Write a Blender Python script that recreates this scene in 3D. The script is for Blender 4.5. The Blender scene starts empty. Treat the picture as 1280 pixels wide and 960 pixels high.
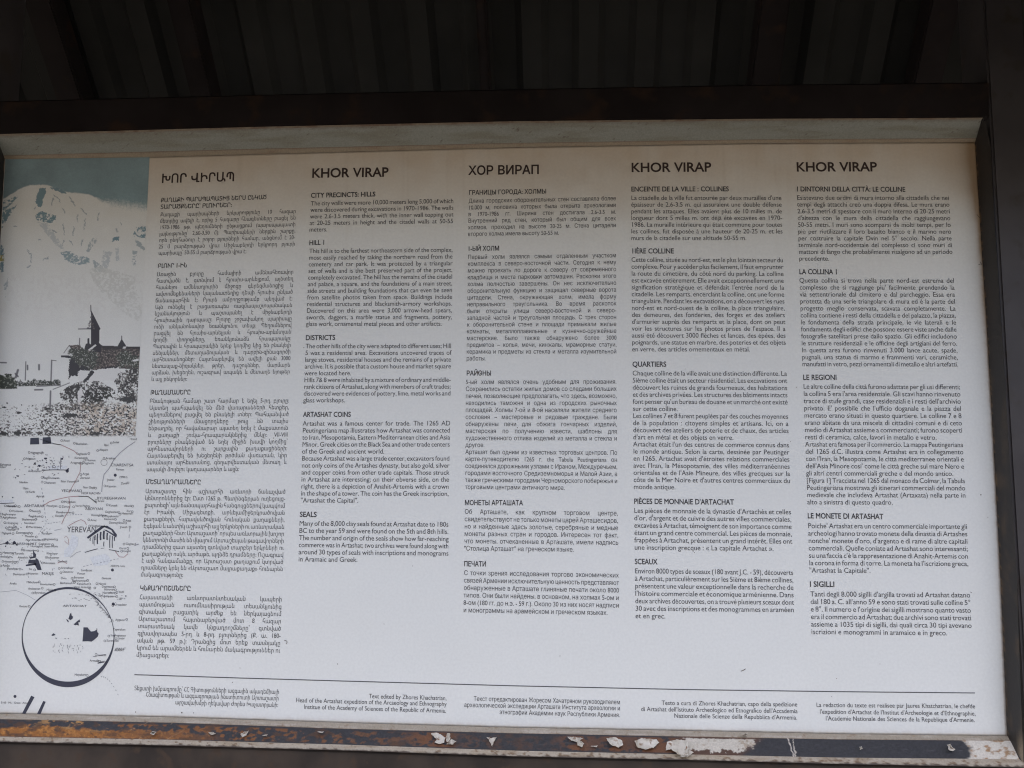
import bpy, bmesh, math, random
import numpy as np
from mathutils import Matrix, Vector
random.seed(7)
SC = bpy.context.scene
COL = SC.collection
rad = math.radians

# ------------------------------------------------------------------ camera
F = 1097.0                                   # focal length in pixels of a 1280 wide picture
CAM = np.array([0.0, -1.3, 1.5])
xw = np.array([0.9979, -0.0008, -0.0652]); xw /= np.linalg.norm(xw)
zw = np.array([0.0068, -0.9932, 0.1168]); zw -= zw.dot(xw) * xw; zw /= np.linalg.norm(zw)
yw = np.cross(zw, xw)
A = np.array([xw, yw, zw])                   # world axes in camera axes (right, down, forward)
cd = bpy.data.cameras.new('camera'); cam = bpy.data.objects.new('camera', cd); COL.objects.link(cam)
cd.sensor_width = 36.0; cd.lens = F / 1280 * 36.0; cd.clip_start = 0.02; cd.clip_end = 500
R = A                                        # A[:,k] = camera axis k in world
cam.matrix_world = Matrix(((R[0, 0], -R[0, 1], -R[0, 2], CAM[0]),
                           (R[1, 0], -R[1, 1], -R[1, 2], CAM[1]),
                           (R[2, 0], -R[2, 1], -R[2, 2], CAM[2]), (0, 0, 0, 1)))
SC.camera = cam

# ------------------------------------------------------------------ daylight
SUN_EL, SUN_AZ = 88.0, 165.0               # overcast: a wide bright patch of cloud before the board
W = bpy.data.worlds.new('World'); SC.world = W; W.use_nodes = True
nt = W.node_tree
sky = nt.nodes.new('ShaderNodeTexSky'); sky.sky_type = 'NISHITA'; sky.sun_disc = False
sky.sun_elevation = rad(SUN_EL); sky.sun_rotation = rad(SUN_AZ)
sky.air_density = 0.8; sky.dust_density = 9.0; sky.ozone_density = 1.0
bg = nt.nodes['Background']; nt.links.new(sky.outputs[0], bg.inputs[0]); bg.inputs[1].default_value = 0.15
sd = bpy.data.lights.new('sun', 'SUN'); sun = bpy.data.objects.new('sun', sd); COL.objects.link(sun)
sd.energy = 0.5; sd.angle = rad(20); sd.color = (1.0, 0.95, 0.88)
sv = Vector((math.sin(rad(SUN_AZ)) * math.cos(rad(SUN_EL)), math.cos(rad(SUN_AZ)) * math.cos(rad(SUN_EL)), math.sin(rad(SUN_EL))))
sun.rotation_euler = sv.to_track_quat('Z', 'Y').to_euler(); sun.location = (2, 4, 8)
SC.view_settings.view_transform = 'Standard'; SC.view_settings.look = 'None'
SC.cycles.use_denoising = True; SC.cycles.denoising_prefilter = 'NONE'; SC.cycles.filter_width = 1.1
SC.view_settings.exposure = 1.82; SC.view_settings.gamma = 1.0; SC.view_settings.use_curve_mapping = False

# ------------------------------------------------------------------ helpers
def P(px, py, Y=0.0):
    """photo pixels -> points on the vertical plane y = Y (the sign board is y = 0)"""
    px = np.asarray(px, float); py = np.asarray(py, float)
    d = np.stack([px - 640.0, py - 480.0, np.full_like(px, F)], -1) @ A.T
    t = (np.asarray(Y, float) - CAM[1]) / d[..., 1]
    return CAM + d * t[..., None]

def mesh(name, verts, faces, mat, parent=None, smooth=False, col=None):
    me = bpy.data.meshes.new(name)
    me.from_pydata([tuple(v) for v in verts], [], faces)
    if col is not None:
        a = me.color_attributes.new('tint', 'FLOAT_COLOR', 'POINT')
        c = np.ones((len(verts), 4), np.float32); c[:, :3] = col
        a.data.foreach_set('color', c.ravel())
    if smooth:
        me.polygons.foreach_set('use_smooth', [True] * len(me.polygons))
    me.materials.append(mat); me.update()
    o = bpy.data.objects.new(name, me); COL.objects.link(o)
    if parent is not None: o.parent = parent
    return o

def grid_faces(nr, nc):
    i = np.arange(nr - 1)[:, None] * nc + np.arange(nc - 1)[None]
    i = i.ravel()
    return np.stack([i, i + nc, i + nc + 1, i + 1], -1).tolist()

def thing(name, label, cat, loc=(0, 0, 0)):
    o = bpy.data.objects.new(name, None); COL.objects.link(o); o.location = loc
    o['label'] = label; o['category'] = cat
    return o

def hash2(ix, iy, s):
    v = np.sin(ix * 127.1 + iy * 311.7 + s * 74.7) * 43758.5453
    return v - np.floor(v)
def vnoise(x, y, s=0):
    ix, iy = np.floor(x), np.floor(y); fx, fy = x - ix, y - iy
    fx = fx * fx * (3 - 2 * fx); fy = fy * fy * (3 - 2 * fy)
    a, b = hash2(ix, iy, s), hash2(ix + 1, iy, s); c, d = hash2(ix, iy + 1, s), hash2(ix + 1, iy + 1, s)
    return (a * (1 - fx) + b * fx) * (1 - fy) + (c * (1 - fx) + d * fx) * fy
def fbm(x, y, s=0, o=4):
    r = 0; w = .5; t = 0
    for k in range(o):
        r = r + w * vnoise(x, y, s + k * 3.1); t += w; x = x * 2.03 + 1.7; y = y * 2.03 + 5.2; w *= .5
    return r / t
def sstep(a, b, x):
    t = np.clip((x - a) / (b - a), 0, 1); return t * t * (3 - 2 * t)
def inpoly(X, Y, poly):
    m = np.zeros(X.shape, bool); n = len(poly)
    for i in range(n):
        x0, y0 = poly[i]; x1, y1 = poly[(i + 1) % n]
        if y0 == y1: continue
        c = ((y0 > Y) != (y1 > Y)) & (X < (x1 - x0) * (Y - y0) / (y1 - y0) + x0)
        m ^= c
    return m

# ------------------------------------------------------------------ materials
def new_mat(name, rough=.6, metal=0.0):
    m = bpy.data.materials.new(name); m.use_nodes = True
    b = m.node_tree.nodes['Principled BSDF']; b.inputs['Roughness'].default_value = rough; b.inputs['Metallic'].default_value = metal
    return m, m.node_tree, b
def noise_mix(name, c1, c2, scale, lo=.4, hi=.6, rough=.6, c3=None, scale3=80, bump=0.0, detail=6, stretch=(1, 1, 1)):
    m, t, b = new_mat(name, rough)
    tc = t.nodes.new('ShaderNodeTexCoord'); mp = t.nodes.new('ShaderNodeMapping'); mp.inputs['Scale'].default_value = stretch
    t.links.new(tc.outputs['Object'], mp.inputs[0])
    n = t.nodes.new('ShaderNodeTexNoise'); n.inputs['Scale'].default_value = scale; n.inputs['Detail'].default_value = detail
    t.links.new(mp.outputs[0], n.inputs['Vector'])
    r = t.nodes.new('ShaderNodeValToRGB'); r.color_ramp.elements[0].position = lo; r.color_ramp.elements[1].position = hi
    r.color_ramp.elements[0].color = (*c1, 1); r.color_ramp.elements[1].color = (*c2, 1)
    t.links.new(n.outputs['Fac'], r.inputs[0]); out = r.outputs[0]
    if c3 is not None:
        n3 = t.nodes.new('ShaderNodeTexNoise'); n3.inputs['Scale'].default_value = scale3; n3.inputs['Detail'].default_value = 8
        t.links.new(mp.outputs[0], n3.inputs['Vector'])
        r3 = t.nodes.new('ShaderNodeValToRGB'); r3.color_ramp.elements[0].position = .56; r3.color_ramp.elements[1].position = .68
        t.links.new(n3.outputs['Fac'], r3.inputs[0])
        mx = t.nodes.new('ShaderNodeMix'); mx.data_type = 'RGBA'
        t.links.new(r3.outputs[0], mx.inputs[0]); t.links.new(out, mx.inputs[6]); mx.inputs[7].default_value = (*c3, 1)
        out = mx.outputs[2]
    t.links.new(out, b.inputs['Base Color'])
    if bump:
        bp = t.nodes.new('ShaderNodeBump'); bp.inputs['Strength'].default_value = bump; bp.inputs['Distance'].default_value = .002
        t.links.new(n.outputs['Fac'], bp.inputs['Height']); t.links.new(bp.outputs[0], b.inputs['Normal'])
    return m
def tint_mat(name, rough=.55, scale=900, amount=.12, bump=0.0, buckle=0.0):
    """colour from the printed / weathered pattern stored on the mesh, broken up by fine grain"""
    m, t, b = new_mat(name, rough)
    a = t.nodes.new('ShaderNodeVertexColor'); a.layer_name = 'tint'
    tc = t.nodes.new('ShaderNodeTexCoord')
    n = t.nodes.new('ShaderNodeTexNoise'); n.inputs['Scale'].default_value = scale; n.inputs['Detail'].default_value = 3
    t.links.new(tc.outputs['Object'], n.inputs['Vector'])
    mr = t.nodes.new('ShaderNodeMapRange'); mr.inputs[1].default_value = .3; mr.inputs[2].default_value = .7
    mr.inputs[3].default_value = 1 - amount; mr.inputs[4].default_value = 1.0
    t.links.new(n.outputs['Fac'], mr.inputs[0])
    mx = t.nodes.new('ShaderNodeMix'); mx.data_type = 'RGBA'; mx.blend_type = 'MULTIPLY'; mx.inputs[0].default_value = 1
    t.links.new(a.outputs[0], mx.inputs[6]); t.links.new(mr.outputs[0], mx.inputs[7])
    t.links.new(mx.outputs[2], b.inputs['Base Color'])
    if buckle:
        n2 = t.nodes.new('ShaderNodeTexNoise'); n2.inputs['Scale'].default_value = 4.5; n2.inputs['Detail'].default_value = 1.5
        t.links.new(tc.outputs['Object'], n2.inputs['Vector'])
        bp = t.nodes.new('ShaderNodeBump'); bp.inputs['Strength'].default_value = buckle; bp.inputs['Distance'].default_value = .012
        t.links.new(n2.outputs['Fac'], bp.inputs['Height']); t.links.new(bp.outputs[0], b.inputs['Normal'])
        n4 = t.nodes.new('ShaderNodeTexNoise'); n4.inputs['Scale'].default_value = 9; n4.inputs['Detail'].default_value = 5
        t.links.new(tc.outputs['Object'], n4.inputs['Vector'])
        m4 = t.nodes.new('ShaderNodeMapRange'); m4.inputs[3].default_value = rough - .12; m4.inputs[4].default_value = rough + .15
        t.links.new(n4.outputs['Fac'], m4.inputs[0]); t.links.new(m4.outputs[0], b.inputs['Roughness'])
    if bump:
        n2 = t.nodes.new('ShaderNodeTexNoise'); n2.inputs['Scale'].default_value = scale * .35; n2.inputs['Detail'].default_value = 6
        t.links.new(tc.outputs['Object'], n2.inputs['Vector'])
        bp = t.nodes.new('ShaderNodeBump'); bp.inputs['Strength'].default_value = bump; bp.inputs['Distance'].default_value = .001
        t.links.new(n2.outputs['Fac'], bp.inputs['Height']); t.links.new(bp.outputs[0], b.inputs['Normal'])
    return m
def plain(name, c, rough=.6):
    m, t, b = new_mat(name, rough)
    tc = t.nodes.new('ShaderNodeTexCoord'); n = t.nodes.new('ShaderNodeTexNoise'); n.inputs['Scale'].default_value = 350; n.inputs['Detail'].default_value = 2
    t.links.new(tc.outputs['Object'], n.inputs['Vector'])
    mr = t.nodes.new('ShaderNodeMapRange'); mr.inputs[3].default_value = .75; mr.inputs[4].default_value = 1.25
    t.links.new(n.outputs['Fac'], mr.inputs[0])
    mx = t.nodes.new('ShaderNodeMix'); mx.data_type = 'RGBA'; mx.blend_type = 'MULTIPLY'; mx.inputs[0].default_value = 1
    mx.inputs[6].default_value = (*c, 1); t.links.new(mr.outputs[0], mx.inputs[7]); t.links.new(mx.outputs[2], b.inputs['Base Color'])
    return m

M_ground = noise_mix('dusty_ground', (.070, .066, .056), (.098, .092, .078), 3, .35, .65, .95)
M_paint = noise_mix('dark_brown_paint', (.013, .010, .010), (.019, .015, .015), 14, .35, .65, .6, c3=(.028, .017, .012), scale3=22, bump=.15)
M_post = noise_mix('dark_grey_paint', (.034, .030, .031), (.051, .046, .047), 10, .35, .65, .5, c3=(.035, .028, .024), scale3=30, bump=.12)
M_low = noise_mix('rusted_brown_paint', (.022, .016, .012), (.050, .036, .026), 18, .35, .65, .75, c3=(.050, .031, .019), scale3=55, bump=.4)
M_roof = noise_mix('weathered_roof_metal', (.018, .018, .0165), (.034, .0335, .031), 5, .3, .7, .6, bump=.05)
for m_ in (M_paint, M_roof):                 # dull, dusty coats
    b_ = m_.node_tree.nodes['Principled BSDF']; b_.inputs['Specular IOR Level'].default_value = .15; b_.inputs['Roughness'].default_value = .85
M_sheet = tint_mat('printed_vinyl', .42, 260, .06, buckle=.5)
M_photo = tint_mat('printed_picture', .45, 900, .10)
M_trim = tint_mat('weathered_trim', .5, 420, .22, bump=.25)
M_ink = plain('grey_black_ink', (.075, .075, .080))
M_title = plain('brown_black_ink', (.040, .024, .020))
M_head = plain('black_ink', (.045, .044, .047))
M_navy = plain('navy_ink', (.045, .05, .075))
M_grey = plain('pale_grey_ink', (.30, .31, .35))
M_road = plain('faded_red_ink', (.42, .26, .26))
M_wash = plain('pale_blue_wash', (.70, .74, .765))
M_flake = noise_mix('peeled_white_vinyl', (.44, .40, .33), (.66, .63, .56), 45, .35, .65, .6, c3=(.22, .13, .07), scale3=120)

# ------------------------------------------------------------------ ground
def build_ground():
    n = 90; e = 220.0
    xs = np.linspace(-1, 1, n); xs = np.sign(xs) * np.abs(xs) ** 2.2 * e
    X, Y = np.meshgrid(xs, xs); Z = (vnoise(X * .8, Y * .8, 3) - .5) * .03
    # low unseen hillside added around the front to hold back bright horizon sky
    d = np.hypot(X * .9, np.minimum(Y, 0) + .15 * np.abs(np.maximum(Y, 0)))
    Z = Z + 6.5 * sstep(5, 34, d) * (.75 + .5 * fbm(X / 14, Y / 14, 77))
    o = mesh('ground', np.stack([X, Y, Z], -1).reshape(-1, 3), grid_faces(n, n), M_ground, smooth=True)
    o['kind'] = 'structure'
build_ground()

# ------------------------------------------------------------------ shelter: posts, rails, rafters, roof
FY = -0.032                                  # front plane of the metal frame
shelter = thing('display_shelter', 'dark metal shelter frame with corrugated roof, unseen front and ends added for shade, around the white information board', 'shelter', (0, 0, 0))
def box_pts(name, pts8, mat, bev=.003):
    bm = bmesh.new(); v = [bm.verts.new(p) for p in pts8]
    for f in ((0, 1, 2, 3), (7, 6, 5, 4), (0, 4, 5, 1), (1, 5, 6, 2), (2, 6, 7, 3), (3, 7, 4, 0)): bm.faces.new([v[i] for i in f])
    bmesh.ops.recalc_face_normals(bm, faces=bm.faces)
    bmesh.ops.bevel(bm, geom=bm.edges[:], offset=bev, segments=2, affect='EDGES')
    me = bpy.data.meshes.new(name); bm.to_mesh(me); bm.free(); me.materials.append(mat)
    o = bpy.data.objects.new(name, me); COL.objects.link(o); o.parent = shelter
    return o
def box(name, x0, x1, y0, y1, z0, z1, mat, bev=.003):
    return box_pts(name, [(x0, y0, z0), (x1, y0, z0), (x1, y1, z0), (x0, y1, z0), (x0, y0, z1), (x1, y0, z1), (x1, y1, z1), (x0, y1, z1)], mat, bev)
pR = P([1236, 1288], [60, 60], FY); pL = P(-14, 60, FY)
xr0 = float(P(1236, 110, FY)[0]); xr1 = xr0 + .055
xl1 = float(P(-14, 60, FY)[0]); xl0 = xl1 - .055
TOPZ = 2.46
box('post', xr0, xr1, FY, FY + .085, -.02, TOPZ, M_post)
box('post', xl0, xl1, FY, FY + .085, -.02, TOPZ, M_post)
# rails follow the slightly bowed edges seen on the frame
def rail(name, top, bot, y0, y1, mat):
    x = np.linspace(max(top[0][0], bot[0][0]), min(top[-1][0], bot[-1][0]), 60)
    yt = np.interp(x, *zip(*top)); yb = np.interp(x, *zip(*bot))
    a, b = P(x, yt, y0), P(x, yb, y0)
    n = len(x); V = []
    for k in range(n):
        r = .003
        t, d = a[k], b[k]
        V += [(t[0], y1, t[2]), (t[0], y0 + r, t[2]), (t[0], y0, t[2] - r), (d[0], y0, d[2] + r), (d[0], y0 + r, d[2]), (d[0], y1, d[2])]
    Fc = [(k * 6 + j, k * 6 + (j + 1) % 6, (k + 1) * 6 + (j + 1) % 6, (k + 1) * 6 + j) for k in range(n - 1) for j in range(6)]
    Fc += [tuple(range(5, -1, -1)), tuple((n - 1) * 6 + j for j in range(6))]
    return mesh(name, V, Fc, mat, shelter)
RAIL_TOP = [(-14, 126), (22, 125), (320, 117.5), (640, 110.5), (940, 105), (1236, 102)]
RAIL_BOT = [(-14, 168.2), (0, 167.5), (320, 158.5), (640, 151.5), (940, 148.5), (1236, 147)]
rail('top_rail', RAIL_TOP, RAIL_BOT, FY, FY + .05, M_paint)
LIP_BOT = [(-60, 925.6), (0, 927.4), (215, 932), (430, 938), (645, 945.5), (860, 950), (1050, 955), (1290, 959.5)]
rail('bottom_rail', [(x, y + .2) for x, y in LIP_BOT], [(x, y + 62) for x, y in LIP_BOT], FY + .004, FY + .06, M_low)

# gable roof of corrugated sheet: back slope, unseen front slope brought low to shade the board, ridge
RIDGE = (0.02, 2.545); SL = (0.670, -0.742)   # slope direction (y, z)
def slope(name, sgn, length):
    pitch = .104; X = []
    prof = [(0, 0), (.34, 0), (.46, 1), (.88, 1)]
    k0 = int(-1.7 / pitch)
    for k in range(k0, -k0):
        for t, h in prof: X.append(((k + t) * pitch + .018, h * .018))
    L = np.linspace(0, length, 8); V = []
    for l in L:
        for x, h in X: V.append((x, RIDGE[0] + sgn * SL[0] * l - sgn * SL[1] * 0 + sgn * .742 * h, RIDGE[1] + SL[1] * l + .670 * h))
    o = mesh(name, V, grid_faces(len(L), len(X)), M_roof, shelter)
    s = o.modifiers.new('thickness', 'SOLIDIFY'); s.thickness = .0012
    return o
slope('roof_sheet', 1, .66); slope('roof_sheet', -1, .715)
def rafter(x, w, sgn, l1):
    h = .05; n = (sgn * .742, .670); off = -.002
    def pt(l, d, xx): return (xx, RIDGE[0] + sgn * SL[0] * l + n[0] * d, RIDGE[1] + SL[1] * l + n[1] * d)
    p = [pt(l, d, xx) for d in (off - h, off) for (l, xx) in ((.03, x - w / 2), (.03, x + w / 2), (l1, x + w / 2), (l1, x - w / 2))]
    box_pts('rafter', p, M_paint)
# rafter positions from where they cross the opening above the rail
for px, w in ((250, .042), (606, .018), (958, .050)):
    d = A @ np.array([px - 640.0, 50 - 480.0, F]); t = (0.22 - CAM[1]) / d[1]; x = CAM[0] + d[0] * t
    rafter(x, w, 1, .64); rafter(x, w, -1, .5)
for x in (xl0 + .027, xr0 + .027):
    rafter(x, .05, 1, .64); rafter(x, .05, -1, .5)
def gable(x):  # end panels out of view, added to block side light from the board
    a = (RIDGE[0], RIDGE[1] - .004); b = (RIDGE[0] + .67 * .66, RIDGE[1] - .742 * .66); c = (RIDGE[0] - .67 * .715, RIDGE[1] - .742 * .715)
    V = [(x + d, y, z) for d in (-.002, .002) for y, z in (a, b, c)]
    mesh('gable_light_blocker', V, [(0, 1, 2), (5, 4, 3), (0, 3, 4, 1), (1, 4, 5, 2), (2, 5, 3, 0)], M_roof, shelter)
gable(-1.655); gable(1.655)
box('ridge_beam', -1.68, 1.68, RIDGE[0] - .02, RIDGE[0] + .02, RIDGE[1] - .075, RIDGE[1] - .03, M_paint)

# ------------------------------------------------------------------ information board
panel = thing('information_board', 'white weathered information board printed with five text columns in four scripts and a map strip', 'sign', (0, 0, 0))
SHEET_TOP = [(-60, 200), (6, 198.7), (187, 196.3), (320, 192.5), (640, 184), (940, 179), (1218.5, 177.7)]
SHEET_BOT = [(-60, 890), (0, 892), (215, 896.5), (430, 903.5), (645, 909.6), (860, 913.5), (1050, 917.5), (1259.3, 920)]
SHEET_L = [(198.7, 6), (290, 1), (400, -4.5), (892, -30)]
SHEET_R = [(177.7, 1218.5), (250, 1223.3), (325, 1228), (400, 1233), (600, 1244.4), (712, 1250.2), (881, 1257.6), (920, 1259.3)]
def it(poly, v): a = np.array(poly, float); return np.interp(v, a[:, 0], a[:, 1])

def build_sheet():
    nr, nc = 260, 420
    u = np.linspace(0, 1, nc)[None]; v = np.linspace(0, 1, nr)[:, None]
    # iterate edges: px from left/right at row height
    py0 = 198 + (905 - 198) * v
    px = it(SHEET_L, py0) * (1 - u) + it(SHEET_R, py0) * u
    yt, yb = it(SHEET_TOP, px), it(SHEET_BOT, px)
    py = yt * (1 - v) + yb * v
    p = P(px, py, 0.0)
    # weathering: tan water and dust stain along the top edge, deepened to paint in roof shade, and at the right edge, faint scuffs
    n1 = fbm(px / 90, py / 60, 1); n2 = fbm(px / 22, py / 22, 5); n3 = fbm(px / 5, py / 5, 9)
    base = np.ones(px.shape + (3,)) * np.array([.79, .815, .79])
    base *= (1 - .035 * (n1 - .4))[..., None]
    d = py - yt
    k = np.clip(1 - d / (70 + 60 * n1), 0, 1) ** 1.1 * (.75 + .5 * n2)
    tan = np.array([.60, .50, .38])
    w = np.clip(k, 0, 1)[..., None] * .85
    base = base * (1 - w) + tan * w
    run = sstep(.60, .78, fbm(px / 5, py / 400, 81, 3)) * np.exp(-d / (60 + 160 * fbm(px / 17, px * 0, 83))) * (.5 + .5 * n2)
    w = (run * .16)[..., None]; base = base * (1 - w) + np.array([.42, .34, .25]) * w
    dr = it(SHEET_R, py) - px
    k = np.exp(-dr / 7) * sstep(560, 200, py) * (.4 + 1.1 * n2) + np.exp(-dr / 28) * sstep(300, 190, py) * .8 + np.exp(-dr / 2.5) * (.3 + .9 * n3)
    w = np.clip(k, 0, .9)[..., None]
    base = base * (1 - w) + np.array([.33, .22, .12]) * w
    db = yb - py
    w = (np.clip(np.exp(-db / 2.5) * (.2 + .9 * n3), 0, .8))[..., None]
    base = base * (1 - w) + np.array([.45, .36, .26]) * w
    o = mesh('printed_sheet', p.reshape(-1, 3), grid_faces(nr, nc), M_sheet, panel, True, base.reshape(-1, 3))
    s = o.modifiers.new('thickness', 'SOLIDIFY'); s.thickness = .006; s.offset = -1
    # make sure the front faces the viewer
    if o.data.polygons[0].normal.y > 0: o.data.flip_normals()
    return o
sheet = build_sheet()

def strip(name, A_, YA, B_, YB, paint, nx=700, ny=10, x0=-60, x1=1290, jag=0.0):
    """a profile strip running in x between two measured edge lines at two depths"""
    xa = np.linspace(max(x0, A_[0][0]), min(x1, A_[-1][0]), nx); xb = np.linspace(max(x0, B_[0][0]), min(x1, B_[-1][0]), nx)
    ya, yb = it(A_, xa), it(B_, xb)
    t = np.linspace(0, 1, ny)[:, None]
    px = xa * (1 - t) + xb * t; py = ya * (1 - t) + yb * t; Y = YA * (1 - t) + YB * t + 0 * px
    if jag: Y = Y + (fbm(px / 6, py / 4, 33) - .5) * jag * np.sin(np.pi * t)
    c = paint(px, py, t + 0 * px)
    o = mesh(name, P(px, py, Y).reshape(-1, 3), grid_faces(ny, nx), M_trim, panel, True, c.reshape(-1, 3))
    if o.data.polygons[len(o.data.polygons) // 2].normal.y > 0: o.data.flip_normals()
    return o
def strip_v(name, A_, YA, B_, YB, paint, ny=400, nx=8):
    """vertical strip between two edges given as (y, x)"""
    ya = np.linspace(A_[0][0], A_[-1][0], ny); yb = np.linspace(B_[0][0], B_[-1][0], ny)
    xa, xb = it(A_, ya), it(B_, yb)
    t = np.linspace(0, 1, nx)[:, None]
    px = xa * (1 - t) + xb * t; py = ya * (1 - t) + yb * t; Y = YA * (1 - t) + YB * t + 0 * px
    c = paint(px, py, t + 0 * px)
    o = mesh(name, P(px, py, Y).reshape(-1, 3), grid_faces(nx, ny), M_trim, panel, True, c.reshape(-1, 3))
    if o.data.polygons[len(o.data.polygons) // 2].normal.y > 0: o.data.flip_normals()
    return o
def lerp(c, d, w): w = np.clip(w, 0, 1)[..., None]; return c * (1 - w) + np.array(d) * w

BEAD_TOP = [(-30, 195.6), (7, 194.3), (320, 186), (640, 178.7), (940, 174.3), (1220.5, 172.6)]
T_LIP = [(-14, 170.5), (2, 170), (320, 161), (640, 154), (940, 150.8), (1227, 149.2)]
T_OUT = [(-14, 168.3), (0, 167.6), (320, 158.6), (640, 151.6), (940, 148.6), (1229, 147.1)]
ST = [(-30, 200), (6, 198.7), (187, 196.3), (320, 192.5), (640, 184), (940, 179), (1218.6, 177.7)]
def p_bead_top(px, py, t):
    c = np.ones(px.shape + (3,)) * np.array([.30, .25, .18]); n = fbm(px / 18, py / 3, 2)
    return lerp(lerp(c, (.25, .17, .11), sstep(.5, .8, n) * .6), (.12, .08, .06), sstep(.72, 1, t) * .7)
def p_top(px, py, t):
    c = np.ones(px.shape + (3,)) * np.array([.255, .27, .245]); n = fbm(px / 60, py / 7, 4); n2 = fbm(px / 3, py / 3, 14)
    c = lerp(c, (.215, .215, .18), sstep(.40, .7, n)); c = lerp(c, (.16, .13, .10), sstep(.85, 1, t + .2 * (n2 - .5)) * .6); return lerp(c, (.13, .11, .09), sstep(.78, .84, n2))
def p_lip_top(px, py, t):
    c = np.ones(px.shape + (3,)) * np.array([.20, .16, .115]); return lerp(c, (.14, .09, .06), sstep(.45, .7, fbm(px / 10, py / 4, 8)))
strip('trim_bead', ST, -.001, BEAD_TOP, -.004, p_bead_top, ny=6)
strip('trim_face', BEAD_TOP, -.004, T_LIP, FY + .001, p_top, ny=16)
strip('trim_lip', T_LIP, FY + .001, T_OUT, FY - .001, p_lip_top, ny=5)

BEAD_BOT = [(-45, 897.6), (0, 899), (215, 903.5), (430, 911), (645, 916.7), (860, 920.8), (1050, 924.3), (1263, 926)]
BAND_BOT = [(-55, 919), (0, 920.7), (215, 924.7), (430, 930.8), (645, 938.3), (860, 943), (1050, 947), (1274, 949)]
SB = [(-40, 890.6), (0, 892), (215, 896.5), (430, 903.5), (645, 909.6), (860, 913.5), (1050, 917.5), (1259.3, 920)]
def p_bead_bot(px, py, t):
    n = fbm(px / 20, py / 3, 12); n2 = fbm(px / 4, py / 3, 15)
    c = np.ones(px.shape + (3,)) * np.array([.34, .295, .225]); c = lerp(c, (.43, .38, .31), sstep(.45, .75, n))
    c = lerp(c, (.25, .17, .10), sstep(.66, .82, n2) * .7)
    return lerp(c, (.20, .13, .08), sstep(.82, 1, t + .25 * (n2 - .5)) * .8)
def p_band(px, py, t):
    n = fbm(px / 26, py / 9, 40); n2 = fbm((px + py * .9) / 7, (py - px * .25) / 5, 44); n3 = fbm(px / 2.4, py / 2.4, 47)
    c = np.ones(px.shape + (3,)) * np.array([.030, .031, .036]); c *= (.8 + .7 * n3)[..., None]
    # rust: heavy at the left, lower half; dying out to the right
    left = sstep(430, 40, px)
    k = sstep(.16, .34, t - .22 + .45 * (n - .5) + .45 * (n2 - .5)) * sstep(300, 120, px + 130 * (n - .5)) * sstep(1.04, .9, t)
    c = lerp(c, (.30, .115, .022), k); c = lerp(c, (.50, .22, .05), k * sstep(.45, .65, n3 * .5 + n2 * .5) * .8); c = lerp(c, (.10, .045, .02), k * sstep(.58, .70, fbm(px / 5, py / 3, 58)) * .8)
    k2 = sstep(.50, .66, n2 + .15 * (n - .5)) * sstep(60, 150, px) * sstep(950, 330, px) * sstep(.05, .2, t) * sstep(.98, .85, t)
    c = lerp(c, (.24, .095, .028), k2 * (.35 + .65 * sstep(700, 150, px)))
    for fx, fw in ((535, 24), (555, 14), (722, 22), (768, 20), (812, 22), (838, 24)):
        c = lerp(c, (.17, .07, .03), np.exp(-((px - fx) / fw) ** 2) * sstep(.36, .52, n2 + .1 * n3) * sstep(.02, .15, t) * sstep(1, .85, t) * .9)
    k3 = sstep(.58, .72, fbm(px / 9, py / 5, 51)) * sstep(20, 80, px) * sstep(190, 120, px) * sstep(.75, .3, t)
    c = lerp(c, (.50, .27, .09), k3)
    c = lerp(c, (.09, .045, .025), sstep(.55, .75, fbm(px / 12, py / 6, 55)) * sstep(1000, 300, px) * .8)
    # whitish vinyl still stuck on
    w = sstep(850, 858, px + 34 * (n2 - .5) + 10 * (n3 - .5)) * sstep(952, 944, px + 40 * (n2 - .5) + 25 * t + 8 * (n3 - .5)) * sstep(.80, .74, t + .5 * (n2 - .5) + .25 * (n3 - .5)) * sstep(.06, .12, t + .1 * (n3 - .5))
    c = lerp(c, (.12, .055, .03), sstep(842, 856, px) * sstep(960, 944, px + 25 * t) * .7)
    c = lerp(c, (.60, .56, .48), w); c = lerp(c, (.36, .28, .19), w * sstep(.5, .68, n3 * .5 + n * .5) * .7)
    w = sstep(1204, 1214, px + 26 * (n - .5) + 14 * (n2 - .5) - 8 * np.sin(t * 3))
    c = lerp(c, (.66, .62, .54), w); c = lerp(c, (.35, .22, .12), w * sstep(.5, .72, n2))
    # thin pale scratches
    s = np.abs(np.sin((px * 1.0 + py * 2.2 + 14 * n) / 11.0)); k = sstep(.06, .0, s) * sstep(135, 150, px) * sstep(250, 200, px) * sstep(.45, .6, n2)
    c = lerp(c, (.42, .30, .18), k)
    s = np.abs(px - (984 + 9 * t + 5 * (n2 - .5))); k = sstep(1.0, .3, s); c = lerp(c, (.6, .55, .48), k)
    s = np.abs(px - (990 + 5 * t + 7 * (n2 - .5))); k = sstep(.9, .2, s); c = lerp(c, (.55, .5, .43), k)
    return c
def p_lip_bot(px, py, t):
    n = fbm(px / 22, py / 4, 62); n2 = fbm(px / 5, py / 3, 65)
    c = np.ones(px.shape + (3,)) * np.array([.37, .32, .245]) * (.85 + .3 * fbm(px / 60, py / 3, 66))[..., None]
    c = lerp(c, (.31, .25, .17), sstep(.45, .72, n)); c = lerp(c, (.17, .105, .05), sstep(.60, .80, n2 + .22 * sstep(300, 1000, px) * (t - .1)))
    return lerp(c, (.06, .04, .025), sstep(.70, .95, t + .5 * (n2 - .5)))
strip('trim_bead', SB, -.001, BEAD_BOT, -.006, p_bead_bot, ny=8, nx=900)
strip('trim_face', BEAD_BOT, -.006, BAND_BOT, FY + .003, p_band, ny=40, nx=1700, jag=.0015)
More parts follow.
